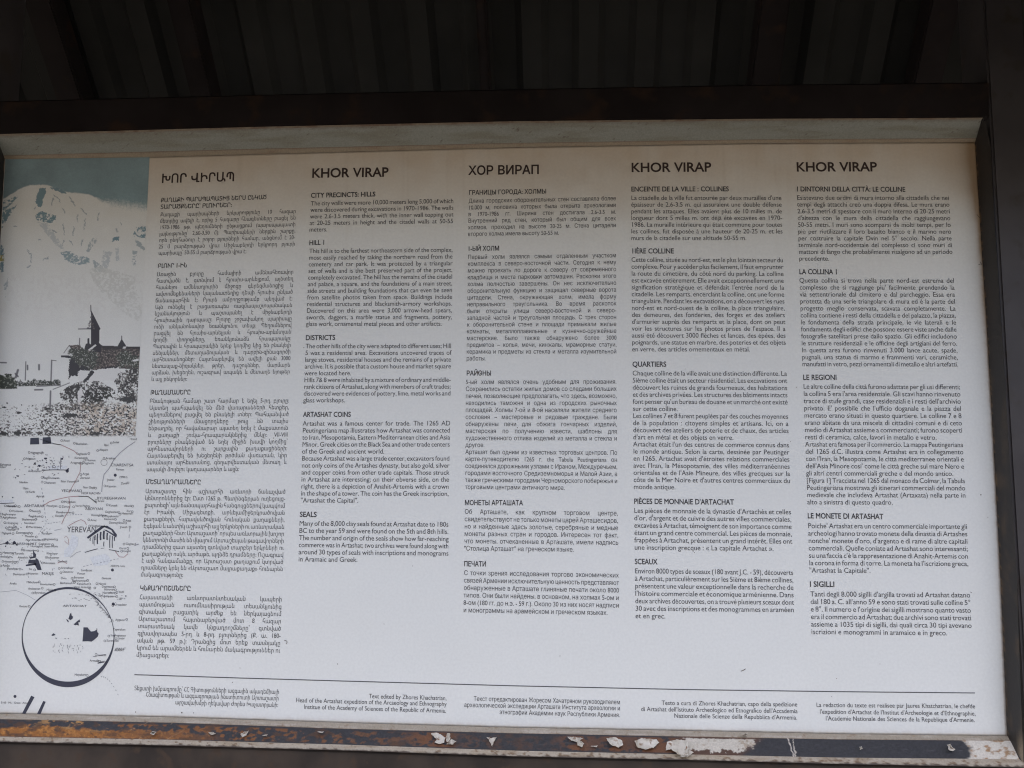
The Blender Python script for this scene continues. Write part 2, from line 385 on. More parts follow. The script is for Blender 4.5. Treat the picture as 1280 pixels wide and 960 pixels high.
strip('trim_lip', BAND_BOT, FY + .003, LIP_BOT, FY - .001, p_lip_bot, ny=10, nx=1100)
R_OUT = [(147, 1229.3), (178, 1238), (275, 1243), (381, 1250), (600, 1264), (720, 1271), (880, 1276.5), (955, 1279.5)]
def p_right(px, py, t):
    n = fbm(px / 8, py / 30, 71); n2 = fbm(px / 3, py / 4, 72)
    c = np.ones(px.shape + (3,)) * np.array([.022, .018, .016])
    c = lerp(c, (.060, .040, .024), sstep(.45, .75, n) * sstep(250, 700, py)); c = lerp(c, (.16, .10, .05), sstep(.10, 0, t) * sstep(.5, .75, n2 + .05))
    c = lerp(c, (.42, .34, .24), sstep(905, 950, py) * sstep(.55, .9, t) * .8)
    return c
strip_v('trim_face', [(177.7, 1218.6)] + SHEET_R[1:], -.001, R_OUT, FY, p_right)
L_OUT = [(168, -5), (300, -14), (600, -32), (925, -52)]
strip_v('trim_face', SHEET_L, -.001, L_OUT, FY, p_right)
# ------------------------------------------------------------------ peeling flakes on the lower trim
def flake(pts, lift=.003, seed=0):
    rnd = random.Random(seed); pts = [(x, y) for x, y in pts]
    out = []
    for i in range(len(pts)):
        (x0, y0), (x1, y1) = pts[i], pts[(i + 1) % len(pts)]
        m = max(2, int(math.hypot(x1 - x0, y1 - y0) / 2.0))
        for k in range(m):
            t = k / m; out.append((x0 + (x1 - x0) * t + rnd.uniform(-.6, .6), y0 + (y1 - y0) * t + rnd.uniform(-.5, .5)))
    gx = sum(p[0] for p in out) / len(out); gy = sum(p[1] for p in out) / len(out); out = [(gx + (x - gx) * .88, gy + (y - gy) * .84) for x, y in out]
    cx = sum(p[0] for p in out) / len(out); cy = sum(p[1] for p in out) / len(out)
    n = len(out); rings = [1, .66, .33]; V = []; Fc = []
    for r in rings:
        for x, y in out:
            X, Yp = cx + (x - cx) * r, cy + (y - cy) * r
            t = (Yp - float(it(BEAD_BOT, X))) / max(1, float(it(BAND_BOT, X) - it(BEAD_BOT, X)))
            Y0 = -.006 + (FY + .009) * min(max(t, -.1), 1.1)
            curl = lift * (r ** 2) * (.35 + .65 * (0.5 + .5 * math.sin(X * .35 + seed)))
            V.append(P(X, Yp, Y0 - .0012 - curl))
    for k in range(len(rings) - 1):
        for i in range(n): Fc.append((k * n + i, k * n + (i + 1) % n, (k + 1) * n + (i + 1) % n, (k + 1) * n + i))
    Fc.append(tuple(2 * n + i for i in range(n)))
    o = mesh('paint_flake', V, Fc, M_flake, panel)
    s = o.modifiers.new('thickness', 'SOLIDIFY'); s.thickness = .0005
FL = [
 [(537, 915.5), (546, 914.5), (553, 918.5), (558, 922), (556, 929), (549, 932), (543, 929), (546, 924), (541, 920)],
 [(559, 915), (563, 916), (563, 924), (560, 930), (557, 926)],
 [(557, 931), (564, 923), (571, 926), (567, 931)],
 [(607.5, 920.5), (614, 922), (621.5, 920.5), (618, 927), (615, 935), (612.5, 928)],
 [(708, 920.5), (716, 920), (730, 922), (725, 925), (731, 930), (728, 935.5), (722, 933), (722, 928), (713, 926)],
 [(756, 921.5), (770, 920.5), (779, 926), (781, 931), (774, 935.5), (765, 933), (759, 927)],
 [(737, 932.5), (748, 931.5), (746, 934)],
 [(791, 926), (802, 921.5), (822, 923.5), (826, 928), (818, 936), (806, 938.5), (795, 935)],
 [(832, 926), (846, 922.5), (862, 924), (862, 947), (848, 945), (838, 937), (830, 939)],
 [(259, 914.5), (266, 915), (271, 917), (265, 919.5)],
 [(299, 918), (305, 914.5), (311, 913), (308, 920), (302, 922)],
 [(327, 919), (335, 917.5), (334, 920.5)],
 [(396, 914.5), (405, 914), (404, 916.5)],
 [(1074, 933), (1077.5, 932.5), (1078.5, 936), (1075, 938)],
 [(1183, 930), (1188, 929), (1190, 933), (1194.5, 937), (1192, 940), (1186, 938)],
 [(851, 938), (862, 936.5), (868, 940), (860, 947), (850, 946.5)],
 [(925, 917), (935, 917), (934, 920)], [(187, 916.5), (190, 913.5), (196, 915), (192, 919)],
]
for i, f in enumerate(FL): flake(f, .004 + .002 * (i % 3), i)

# ------------------------------------------------------------------ printing: glyphs
_c = bpy.data.curves.new('type', 'FONT'); _o = bpy.data.objects.new('type', _c); COL.objects.link(_o); _c.resolution_u = 4
GL = {}
from mathutils import geometry as GEO
def outlines(s):
    """closed outlines of the typed characters, sampled from their bezier curves"""
    _c.body = s; bpy.context.view_layer.update()
    cu = _o.to_curve(bpy.context.evaluated_depsgraph_get()); out = []
    for sp in cu.splines:
        bp = sp.bezier_points; n = len(bp); pts = []
        for i in range(n):
            p, q = bp[i], bp[(i + 1) % n]
            straight = (p.handle_right - p.co).length < 1e-5 and (q.handle_left - q.co).length < 1e-5
            ch = q.co - p.co
            if not straight and ch.length > 1e-6:
                straight = max(abs(ch.cross(p.handle_right - p.co).z), abs(ch.cross(q.handle_left - q.co).z)) / ch.length < 1e-3
            pts += [p.co.copy()] if straight else GEO.interpolate_bezier(p.co, p.handle_right, q.handle_left, q.co, 5)[:-1]
        c = []
        for v in pts:
            if not c or math.hypot(v.x - c[-1][0], v.y - c[-1][1]) > 1e-4: c.append((v.x, v.y))
        if len(c) > 2: out.append(np.array(c))
    _o.to_curve_clear()
    return out
def right_edge(s): return max(c[:, 0].max() for c in outlines(s))
W0 = right_edge('||')
def fill(cs, bold):
    if not cs: return np.zeros((0, 2)), []
    if bold:
        ar = lambda c: np.sum(c[:, 0] * np.roll(c[:, 1], -1) - np.roll(c[:, 0], -1) * c[:, 1])
        big = max(cs, key=lambda c: abs(ar(c))); sg = 1 if ar(big) > 0 else -1
        nc = []
        for c in cs:
            e1 = c - np.roll(c, 1, 0); e2 = np.roll(c, -1, 0) - c
            e1 /= np.linalg.norm(e1, axis=1)[:, None]; e2 /= np.linalg.norm(e2, axis=1)[:, None]
            n1 = np.stack([e1[:, 1], -e1[:, 0]], -1); n2 = np.stack([e2[:, 1], -e2[:, 0]], -1)
            m = n1 + n2; k = 1 + (n1 * n2).sum(1); nc.append(c + sg * bold * m / np.maximum(k, .5)[:, None])
        cs = nc
    V = []; E = []
    for c in cs:
        b0 = len(V); V += [Vector(p) for p in c]; E += [(b0 + i, b0 + (i + 1) % len(c)) for i in range(len(c))]
    r = GEO.delaunay_2d_cdt(V, E, [], 0, 1e-5)
    v = np.array([tuple(p) for p in r[0]]); f = np.array([list(t) for t in r[2]])
    cen = v[f].mean(1); w = np.zeros(len(cen))
    for c in cs:
        x0, y0 = c[:, 0][None], c[:, 1][None]; x1, y1 = np.roll(c[:, 0], -1)[None], np.roll(c[:, 1], -1)[None]
        px, py = cen[:, 0][:, None], cen[:, 1][:, None]
        side = (x1 - x0) * (py - y0) - (px - x0) * (y1 - y0)
        w += ((y0 <= py) & (y1 > py) & (side > 0)).sum(1) - ((y0 > py) & (y1 <= py) & (side < 0)).sum(1)
    return v, f[w != 0].tolist()
def glyph(ch, bold):
    k = (ch, bold)
    if k not in GL:
        adv = right_edge('|' + ch + '|') - W0
        v, f = fill(outlines(ch), bold); GL[k] = (v, f, adv)
    return GL[k]
VPX, VPY = 704.0, -8850.0
class Ink:
    def __init__(s): s.v = []; s.f = []; s.n = 0
    def add(s, px, py, faces):
        s.v.append(np.stack([px, py], -1)); s.f += [[i + s.n for i in f] for f in faces]; s.n += len(px)
    def poly(s, pts): s.add(np.array([p[0] for p in pts], float), np.array([p[1] for p in pts], float), [list(range(len(pts)))])
    def stroke(s, pts, w):
        p = np.array(pts, float); d = np.gradient(p, axis=0); d /= np.maximum(np.linalg.norm(d, axis=1), 1e-6)[:, None]
        n = np.stack([-d[:, 1], d[:, 0]], -1) * (w / 2 if np.isscalar(w) else np.array(w)[:, None] / 2)
        m = len(p); q = np.concatenate([p + n, p - n]); s.add(q[:, 0], q[:, 1], [[i, i + 1, m + i + 1, m + i] for i in range(m - 1)])
    def dot(s, x, y, r, k=10): s.poly([(x + r * math.cos(a * 2 * math.pi / k), y + r * math.sin(a * 2 * math.pi / k)) for a in range(k)])
    def ring(s, x, y, r, w=.5, k=12): s.stroke([(x + r * math.cos(a * 2 * math.pi / k), y + r * math.sin(a * 2 * math.pi / k)) for a in range(k + 1)], w)
    def text(s, body, x0, y0, x1, y1, ey, ex, justify=False, right=False, bold=0.0, fit=False):
        """set one line from (x0,y0) towards (x1,y1); ey / ex = type size in px, up and along"""
        words = [w for w in body.split(' ') if w]
        L = math.hypot(x1 - x0, y1 - y0)
        if fit: ex = L / (sum(glyph(c, bold)[2] for w in words for c in w) + .30 * (len(words) - 1))
        wl = [sum(glyph(c, bold)[2] for c in w) * ex for w in words]
        tot = sum(wl); sp = .26 * ex; g = 1.0; ns = len(words) - 1
        if justify and ns > 0:
            sp = (L - tot) / ns
            if sp < .17 * ex: g = (L - .17 * ex * ns) / tot; sp = .17 * ex
        elif justify: g = L / tot
        else:
            full = tot + sp * ns
            if full > L: g = L / full; sp *= g
        ux, uy = (x1 - x0) / L, (y1 - y0) / L
        a = 0.0
        if right: a = L - (tot * g + sp * ns)
        for w, l in zip(words, wl):
            for c in w:
                v, f, adv = glyph(c, bold)
                if len(v):
                    bx = a + v[:, 0] * ex * g; up = v[:, 1] * ey
                    X = x0 + ux * bx; Y = y0 + uy * bx
                    vx, vy = VPX - X, VPY - Y; n = np.hypot(vx, vy)
                    s.add(X + vx / n * up, Y + vy / n * up, f)
                a += adv * ex * g
            a += sp
    def build(s, name, mat, off=.0004, label=None):
        v = np.concatenate(s.v); o = mesh(name, P(v[:, 0], v[:, 1], -off), s.f, mat, panel)
        if label: o['label'] = label
        return o

# each column: title, then blocks of (heading lines, paragraph). Numbers are baseline ends: x left, y left, x right, y right of the
# first and last full lines; a trailing ~ marks a line that is not justified
T_ARM = dict(kx=.725, ky=.90, tx=14.6, title=('ԽՈՐ ՎԻՐԱՊ', 202.2, 228.6, 292.4, 226.2, 15.6), blocks=[
 ([('ՔԱՂԱՔԻ ՊԱՐՍՊԱՊԱՏԻՑ ՆԵՐՍ ԸՆԿԱԾ', 200.8, 252.9, 333.3, 248.8), ('ՏԱՐԱԾՔՆԵՐԸ՝ ԲԼՈՒՐՆԵՐ:', 200.4, 261.2, 289.8, 258.6)],
  (200.2, 270.7, 369.9, 266.2), (198.2, 310.6, 368.9, 307.1), '''Քաղաքի պարիսպների երկարությունը 10 հազար
մետրից ավելի է, որից 5 հազարը հնագետները բացել են
1970-1986 թթ. պեղումների ընթացքում (պարսպապատի
լայնությունը՝ 2,60-3,50 մ): Պարիսպների ներքին շարքը,
որն ընդհանուր է բոլոր բլուրների համար, անցնում է 20-
25 մ բարձրության վրա: Միջնաբերդի երկրորդ բլուրի
պարիսպը՝ 50-55 մ բարձրության վրա է:~'''),
 ([('ԲԼՈՒՐ 1-ԻՆ', 196.8, 335, 233.8, 334)],
  (195.8, 345.3, 366.9, 342.2), (189.3, 468.1, 362.4, 466.8), '''Առաջին բլուրը համալիրի ամենահեռավոր
հատվածն է, գտնվում է հյուսիս-արևելքում, այնտեղ
հասնելու ամենադյուրին միջոցը գերեզմանոցից և
ավտոմեքենաների կայանատեղից դեպի հյուսիս ընկած
ճանապարհին է: Բլուրն ամբողջությամբ պեղված է:
Այն ունեցել է բացառապես ռազմապաշտպանական
նշանակություն և պաշտպանել է միջնաբերդի
հյուսիսային դարպասը: Բլուրը շրջափակող պարիսպը
ունի անկանոնավոր եռանկյունու տեսք: Պեղումներով
բացվել են հյուսիս-արևելյան և հյուսիս-արևմտյան
կողմի փողոցները, եռանկյունաձև հրապարակը:
Պարսպին և հրապարակին երեք կողմից կից են բնակելի
սենյակներ, մետաղաձուլական և դարբին-զինագործի
արհեստանոցներ: Հայտնաբերվել են ավելի քան 3000
նետասլաք-նիզակներ, թրեր, դաշույններ, մարմարե
արձան, խեցեղեն, ուշագրավ ապակե և մետաղե նյութեր
և այլ բեկորներ:~'''),
 ([('ԹԱՂԱՄԱՍԵՐԸ', 187.8, 493.5, 238.2, 492.9)],
  (186.8, 503.7, 361.5, 503.1), (183.3, 580.6, 358.3, 579.9), '''Բնակության համար շատ հարմար է եղել 5-րդ բլուրը:
Այստեղ պահպանվել են մեծ վառարանների հետքեր,
պեղումներով բացվել են բնակելի տներ: Պահպանված
շինությունների մնացորդները թույլ են տալիս
ենթադրել, որ հավանաբար այստեղ եղել է մաքսատուն
և քաղաքի շուկա-հրապարակներից մեկը: VII-VIII
բլուրները բնակեցված են եղել միջին խավի կողմից՝
արհեստավորների ու շարքային քաղաքացիների:
Հայտնաբերվել են խեցեղենի թրծման վառարան, կիր
ստանալու արհեստանոց, գեղարվեստական մետաղ և
ապակի ձուլելու կաղապարներ և այլն:~'''),
 ([('ՄԵՏԱՂԱԴՐԱՄՆԵՐԸ', 181.9, 605, 251.1, 605.4)],
  (181.5, 616.5, 356.9, 617.1), (176.2, 711.9, 353.8, 713.7), '''Արտաշատը հին աշխարհի առևտրի ճանաչված
կենտրոններից էր: Ըստ 1265 թ. Պևտինգերյան ուղեցույց-
քարտեզի՝ այն ճանապարհային հանգույցներով կապվում
էր Իրանի, Միջագետքի, արևելամիջերկրածովյան
քաղաքների, հարավսևծովյան հունական քաղաքների,
Էգեյան և անտիկ աշխարհի այլ երկրների ու առևտրական
քաղաքների հետ: Արտաշատի՝ որպես առևտրային խոշոր
կենտրոնի մասին են վկայում Արտաշեսյան թագավորների
դրամներից զատ այստեղ գտնված տարբեր երկրների ու
քաղաքների ոսկե, արծաթե, պղնձե դրամները: Ուշագրավ
է այն հանգամանքը, որ Արտաշատ քաղաքում կտրված
դրամները կրել են «Արտաշատ մայրաքաղաք» հունարեն
մակագրությունը:~'''),
 ([('ԿՆՔԱԴՐՈՇՄՆԵՐԸ', 174.7, 738, 238.4, 738.4)],
  (174.3, 748.9, 352.4, 751.9), (170.7, 812.1, 350.2, 815.8), '''Հայաստանի առևտրատնտեսական կապերի
պատմության ուսումնասիրության տեսանկյունից
գիտական բացառիկ արժեք են ներկայացնում
Արտաշատում հայտնաբերված մոտ 8 հազար
տարատեսակ կավե կնքադրոշմները՝ գտնված
գլխավորապես 5-րդ և 8-րդ բլուրներից (Ք. ա. 180-
ական թթ. 59 թ.): Դրանցից մոտ երեք տասնյակը
կրում են արամեերեն և հունարեն մակագրություններ ու
միացագրեր:~''')],
 credit=[('Տեքստի խմբագրումը՝ ՀՀ Գիտությունների ազգային ակադեմիայի', 167.7, 862.7, 349, 867.5),
         ('Հնագիտության և ազգագրության ինստիտուտի Արտաշատի', 182.1, 870.6, 348.5, 875.6),
         ('արշավախմբի ղեկավար Ժորես Խաչատրյանի:', 218.8, 880.4, 347.7, 883.8)])
T_ENG = dict(kx=.914, ky=.98, title=('KHOR VIRAP', 390.3, 222, 484.3, 220.6, 16.4), blocks=[
 ([('CITY PRECINCTS: HILLS', 388.4, 247.1, 469.3, 245.4)],
  (388.4, 256.9, 567, 253.8), (386.9, 281.4, 566.6, 278.9), '''The city walls were more 10,000 meters long 5,000 of which
were discovered during excavations in 1970-1986. The walls
were 2.6-3.5 meters thick, with the inner wall topping out
at 20-25 meters in height and the citadel walls at 50-55
meters.~'''),
 ([('HILL 1', 386.3, 306.4, 406.4, 305.7)],
  (386.3, 316.5, 565.9, 314.8), (382.7, 399.2, 565, 398.8), '''This hill is to the farthest northeastern side of the complex,
most easily reached by taking the northern road from the
cemetery and car park. It was protected by a triangular
set of walls and is the best preserved part of the project,
completely excavated. The hill has the remains of the citadel
and palace, a square, and the foundations of a main street,
side streets and building foundations that can even be seen
from satellite photos taken from space. Buildings include
residential structures and blacksmith-armory workshops.
Discovered on this area were 3,000 arrow-head spears,
swords, daggers, a marble statue and fragments, pottery,
glass work, ornamental metal pieces and other artifacts.~'''),
 ([('DISTRICTS', 381.7, 425.1, 419, 424.7)],
  (381.7, 435.4, 564.2, 435), (379.3, 494.5, 563.4, 494.3), '''The other hills of the city were adapted to different uses; Hill
5 was a residential area. Excavations uncovered traces of
large stoves, residential houses and the remains of a private
archive. It is possible that a custom house and market square
were located here.~
Hills 7& 8 were inhabited by a mixture of ordinary and middle-
rank citizens of Artashat, along with members of craft trades;
discovered were evidences of pottery, lime, metal works and
glass workshops.~'''),
 ([('ARTASHAT COINS', 378.8, 521, 438.4, 521)],
  (378.2, 532.1, 563, 531.8), (375.9, 619.4, 561, 619.8), '''Artashat was a famous center for trade. The 1265 AD
Peutingeriana map illustrates how Artashat was connected
to Iran, Mesopotamia, Eastern Mediterranean cities and Asia
Minor, Greek cities on the Black Sea and other trade centers
of the Greek and ancient world.~
Because Artashat was a large trade center, excavators found
not only coins of the Artashes dynasty, but also gold, silver
and copper coins from other trade capitals. Those struck
in Artashat are interesting; on their obverse side, on the
right, there is a depiction of Anahit-Artemis with a crown
in the shape of a tower. The coin has the Greek inscription,
"Artashat the Capital".~'''),
 ([('SEALS', 374.6, 646, 395.8, 646.2)],
  (373.8, 657, 560.8, 658.4), (373, 692.8, 560.8, 694.5), '''Many of the 8,000 clay seals found at Artashat date to 180s
BC to the year 59 and were found on the 5th and 8th hills.
The number and origin of the seals show how far-reaching
commerce was in Artashat; two archives were found along with
around 30 types of seals with inscriptions and monograms
in Aramaic and Greek.~''')],
 credit=[('Text edited by Zhores Khachatrian,', 460.9, 872.7, 558.3, 875.3),
         ('Head of the Artashat expedition of the Arcaeology and Ethnography', 369.5, 877.7, 558.3, 882.7),
         ('Institue of the Academy of Sciences of the Republic of Armenia.', 379.6, 886, 557.6, 891)])
T_RUS = dict(kx=.77, ky=.90, tx=14.6, title=('ХОР ВИРАП', 586.3, 218.5, 673.5, 217.2, 15.4), blocks=[
 ([('ГРАНИЦЫ ГОРОДА: ХОЛМЫ', 585.8, 243.5, 683.1, 241.8)],
  (585.5, 253.8, 770.1, 250.3), (584.8, 286.8, 770.1, 283.9), '''Длина городских оборонительных стен составляла более
10.000 м, половина которых была открыта археологами
в 1970-1986 гг. Ширина стен достигала 2.6-3.5 м.
Внутренний ряд стен, который был общим для всех
холмов, проходил на высоте 20-25 м. Стена цитадели
второго холма имела высоту 50-55 м.~'''),
 ([('1-ЫЙ ХОЛМ', 584.6, 313.6, 624.3, 313.1)],
  (584.6, 323.9, 770.4, 321.7), (583, 442.1, 770.8, 441.8), '''Первый холм являлся самым отдаленным участком
комплекса в северо-восточной части. Сегодня к нему
можно проехать по дороге к северу от современного
кладбища и места парковки автомашин. Раскопки этого
холма полностью завершены. Он нес исключительно
оборонительную функцию и защищал северные ворота
цитадели. Стена, окружающая холм, имела форму
неправильного треугольника. Во время раскопок
были открыты улицы северо-восточной и северо-
западной частей и треугольная площадь. С трех сторон
к оборонительной стене и площади примыкали жилые
комнаты, металлоплавильные и кузнечно-оружейные
мастерские. Было также обнаружено более 3000
предметов – копья, мечи, кинжалы, мраморные статуи,
керамика и предметы из стекла и металла изумительной
работы.~'''),
 ([('РАЙОНЫ', 582.9, 469.3, 614.2, 469.3)],
  (582, 480.1, 770.8, 479.7), (581.3, 602.5, 772, 604), '''5-ый холм являлся очень удобным для проживания.
Сохранились остатки жилых домов со следами больших
печей, позволяющие предполагать, что здесь, возможно,
находились таможня и одна из городских рыночных
площадей. Холмы 7-ой и 8-ой населяли жители среднего
сословия – мастеровые и рядовые граждане. Были
обнаружены печи для обжига гончарных изделий,
мастерская по получению извести, шаблоны для
художественного отлива изделий из металла и стекла и
другое.~
Арташат был одним из известных торговых центров. По
карте-путеводителю 1265 г. the Tabula Peutingeriana он
соединялся дорожными узлами с Ираном, Междуречьем,
городами восточного Средиземноморья и Малой Азии, а
также греческими городами Черноморского побережья и
торговыми центрами античного мира.~'''),
 ([('МОНЕТЫ АРТАШАТА', 580.7, 631.3, 653.7, 631.6)],
  (580.7, 642.3, 772.5, 644.4), (580.1, 679, 773.2, 681), '''Об Арташате, как крупном торговом центре,
свидетельствуют не только монеты царей Арташесидов,
но и найденные здесь золотые, серебряные и медные
монеты разных стран и городов. Интересен тот факт,
что монеты, отчеканенные в Арташате, имели надпись
"Столица Арташат" на греческом языке.~'''),
 ([('ПЕЧАТИ', 579.8, 707.8, 607.8, 708)],
  (579.8, 718.8, 773.7, 721.9), (579.2, 756, 774, 759.6), '''С точки зрения исследования торгово экономических
связей Армении исключительную ценность представляют
обнаруженные в Арташате глиняные печати около 8000
типов. Они были найдены, в основном, на холмах 5-ом и
8-ом (180 гг. до н.э. - 59 г.). Около 30 из них носят надписи
и монограммы на арамейском и греческом языках.~''')],
 credit=[('Текст отредактирован Жоресом Хачатряном руководителем', 591.9, 876, 775.3, 880.4),
         ('археологической экспедиции Арташата Института археологии и', 580.1, 883.7, 775.3, 888.1),
         ('этнографии Академии наук Республики Армения.', 624.2, 892.6, 775, 896.5)])
T_FRA = dict(kx=.95, ky=.98, title=('KHOR VIRAP', 789.6, 214.9, 888, 214.3, 16.4), blocks=[
 ([('ENCEINTE DE LA VILLE : COLLINES', 788.8, 239.3, 911.1, 239)],
  (788.8, 250, 977.1, 250), (788.8, 291.8, 978.5, 291.8), '''La citadelle de la ville fut entourée par deux murailles d'une
épaisseur de 2.6-3.5 m. qui assuraient une double défense
pendant les attaques. Elles avaient plus de 10 milles m. de
longueur dont 5 milles m. ont déjà été excavées en 1970-
1986. La muraille intérieure qui était commune pour toutes
les collines, fut disposée à une hauteur de 20-25 m. et les
murs de la citadelle sur une altitude 50-55 m.~'''),
 ([('1IÈRE COLLINE', 789.1, 316.7, 842.4, 316.7)],
  (789.1, 327.3, 979.2, 327.9), (789.9, 430.6, 982.6, 430.8), '''Cette colline, située au nord-est, est le plus lointain secteur du
complexe. Pour y accéder plus facilement, il faut emprunter
la route du cimetière, du côté nord du parking. La colline
est excavée entièrement. Elle avait exceptionnellement une
signification stratégique et défendait l'entrée nord de la
citadelle. Les remparts, encerclant la colline, ont une forme
triangulaire. Pendant les excavations, on a découvert les rues
nord-est et nord-ouest de la colline, la place triangulaire,
des demeures, des fonderies, des forges et des ateliers
d'armurier auprès des remparts et la place, dont on peut
voir les structures sur les photos prises de l'espace. Il a
aussi été découvert 3000 flèches et lances, des épées, des
poignards, une statue en marbre, des poteries et des objets
en verre, des articles ornementaux en métal.~'''),
 ([('QUARTIERS', 790.5, 458.3, 832.9, 458.3)],
  (790.5, 469.3, 983.8, 469.8), (791.9, 602.4, 988, 603.8), '''Chaque colline de la ville avait une distinction différente. La
5ième colline était un secteur résidentiel. Les excavations ont
découvert les ruines de grands fourneaux, des habitations
et des archives privées. Les structures des bâtiments intacts
font penser qu'un bureau de douane et un marché ont existé
sur cette colline.~
Les collines 7 et 8 furent peuplées par des couches moyennes
de la population : citoyens simples et artisans. Ici, on a
découvert des ateliers de poterie et de chaux, des articles
d'art en métal et des objets en verre.~
Artachat était l'un des centres de commerce connus dans
le monde antique. Selon la carte, dessinée par Peutinger
en 1265, Artachat avait d'étroites relations commerciales
avec l'Iran, la Mésopotamie, des villes méditerranéennes
orientales et de l'Asie Mineure, des villes grecques sur la
côte de la Mer Noire et d'autres centres commerciaux du
monde antique.~'''),
 ([("PIÈCES DE MONNAIE D'ARTACHAT", 792.4, 629.7, 917.5, 630.8)],
  (792.4, 641.1, 989.2, 642.9), (792.9, 677.9, 990.5, 679.6), '''Les pièces de monnaie de la dynastie d'Artachès et celles
d'or, d'argent et de cuivre des autres villes commerciales,
excavées à Artachat, témoignent de son importance comme
étant un grand centre commercial. Les pièces de monnaie,
frappées à Artachat, présentent un grand intérêt. Elles ont
une inscription grecque : « La capitale Artachat ».~'''),
 ([('SCEAUX', 793.4, 705.1, 821.8, 705.4)],
  (793.4, 716.6, 991.8, 718.8), (794, 763.4, 992.8, 765.2), '''Environ 8000 types de sceaux (180 avant J.C. - 59), découverts
à Artachat, particulièrement sur les 5ième et 8ième collines,
présentent une valeur exceptionnelle dans la recherche de
l'histoire commerciale et économique arménienne. Dans
deux archives découvertes, on a trouvé plusieurs sceaux dont
30 avec des inscriptions et des monogrammes en araméen
et en grec.~''')],
 credit=[('Testo a cura di Zhores Khachatrian, capo della spedizione', 827, 881.1, 996.8, 883.1),
         ("di Artashat dell'Istituto Archeologico ed Etnografico dell'Accademia", 801.2, 888.8, 997.1, 891.5),
         ("Nazionale delle Scienze della Repubblica d'Armenia.", 842.5, 897.2, 996.8, 899.5)])
T_ITA = dict(kx=.935, ky=.98, title=('KHOR VIRAP', 996.1, 214.2, 1095.2, 214, 16.4), blocks=[
 ([('I DINTORNI DELLA CITTÀ: LE COLLINE', 996.1, 239.2, 1131.8, 239.6)],
  (996.1, 249.8, 1186.6, 250), (998.5, 317.4, 1190.9, 317.4), '''Esistevano due ordini di mura intorno alla cittadella che nei
tempi degli attacchi creò una doppia difesa. Le mura erano
2.6-3.5 metri di spessore con il muro interno di 20-25 metri
d'altezza con le mura della cittadella che raggiungevano
50-55 metri. I muri sono scomparsi da molti tempi, per lo
più per riutilizzare il loro basalto bianco e il marmo nero
per costruire la capitale Dvin nel 5° secolo. Nella parte
terminale nord-occidentale del complesso ci sono muri di
mattoni di fango che probabilmente risalgono ad un periodo
precedente.~'''),
 ([('LA COLLINA 1', 999, 342.7, 1047.4, 342.7)],
  (999.1, 353.2, 1193, 353.5), (1002.8, 457.8, 1198.1, 458.1), '''Questa collina si trova nella parte nord-est estrema del
complesso che si raggiunge piu' facilmente prendendo la
via settentrionale dal cimitero e dal parcheggio. Essa era
protetta da una serie triangolare di mura ed è la parte del
progetto meglio conservata, scavata completamente. La
collina contiene i resti della cittadella e del palazzo, la piazza,
le fondamenta della strada principale, le vie laterali e le
fondamenta degli edifici che possono essere viste anche dalle
fotografie satellitari prese dallo spazio. Gli edifici includono
le strutture residenziali e le officine degli artigiani del ferro.
In questa area furono rinvenuti 3.000 lance acute, spade,
pugnali, una statua di marmo e frammenti vari, ceramiche,
manufatti in vetro, pezzi ornamentali di metallo e altri artefatti.'''),
 ([('LE REGIONI', 1003.7, 474.8, 1046.2, 474.8)],
  (1004.1, 485.9, 1200.4, 486.6), (1008.7, 621.4, 1207.4, 622), '''Le altre colline della città furono adattate per gli usi differenti;
la collina 5 era l'area residenziale. Gli scavi hanno rinvenuto
tracce di stufe grandi, case residenziali e i resti dell'archivio
privato. E' possibile che l'ufficio doganale e la piazza del
mercato erano situati in questo quartiere. Le colline 7 e 8
erano abitate da una miscela di cittadini comuni e di ceto
medio di Artashat assieme a commercianti; furono scoperti
resti di ceramica, calce, lavori in metallo e vetro.~
Artashat era famosa per il commercio. La mappa Peutingeriana
del 1265 d.C. illustra come Artashat era in collegamento
con l'Iran, la Mesopotamia, le città mediterranee orientali e
dell'Asia Minore cosi' come le città greche sul mare Nero e
gli altri centri commerciali greche e del mondo antico.~
[Figura 1] Tracciata nel 1265 dal monaco da Colmar, la Tabula
Peutingeriana mostrava gli itinerari commerciali del mondo
medievale che includeva Artashat (Artaxata) nella parte in
alto a sinistra di questo quadro.~'''),
 ([('LE MONETE DI ARTASHAT', 1009.4, 647.8, 1104.3, 648.9)],
  (1009.9, 660.2, 1209.3, 661.1), (1011.4, 706.5, 1210.8, 707.6), '''Poiche' Artashat era un centro commerciale importante gli
archeologi hanno trovato monete della dinastia di Artashes
nonche' monete d'oro, d'argento e di rame di altre capitali
commerciali. Quelle coniate ad Artashat sono interessanti;
su una faccia c'è la rappresentazione di Anahit-Artemis con
la corona in forma di torre. La moneta ha l'iscrizione greca,
"Artashat la Capitale".~'''),
 ([('I SIGILLI', 1012, 733.3, 1043.6, 733.7)],
  (1012.9, 745.5, 1213.1, 746.8), (1013.8, 783.2, 1214.9, 784.9), '''Tanti degli 8.000 sigilli d'argilla trovati ad Artashat datano
dal 180 a. C. all'anno 59 e sono stati trovati sulle colline 5°
e 8°. Il numero e l'origine dei sigilli mostrano quanto vasto
era il commercio ad Artashat; due archivi sono stati trovati
assieme a 1035 tipi di sigilli, dai quali circa 30 tipi avevano
iscrizioni e monogrammi in aramaico e in greco.~''')],
 credit=[('La redaction du texte est realisee par Jaures Khatchatrian, le chefde', 1020.3, 883.7, 1219.2, 885.4),
         ("l'expedition d'Artachat de l'Institut d'Archeologie et d'Ethnographie,", 1024.7, 892.1, 1219.8, 894.5),
         ("l'Academie Nationale des Sciences de la Republique d'Armenie.", 1032, 900.5, 1218.8, 902.6)])

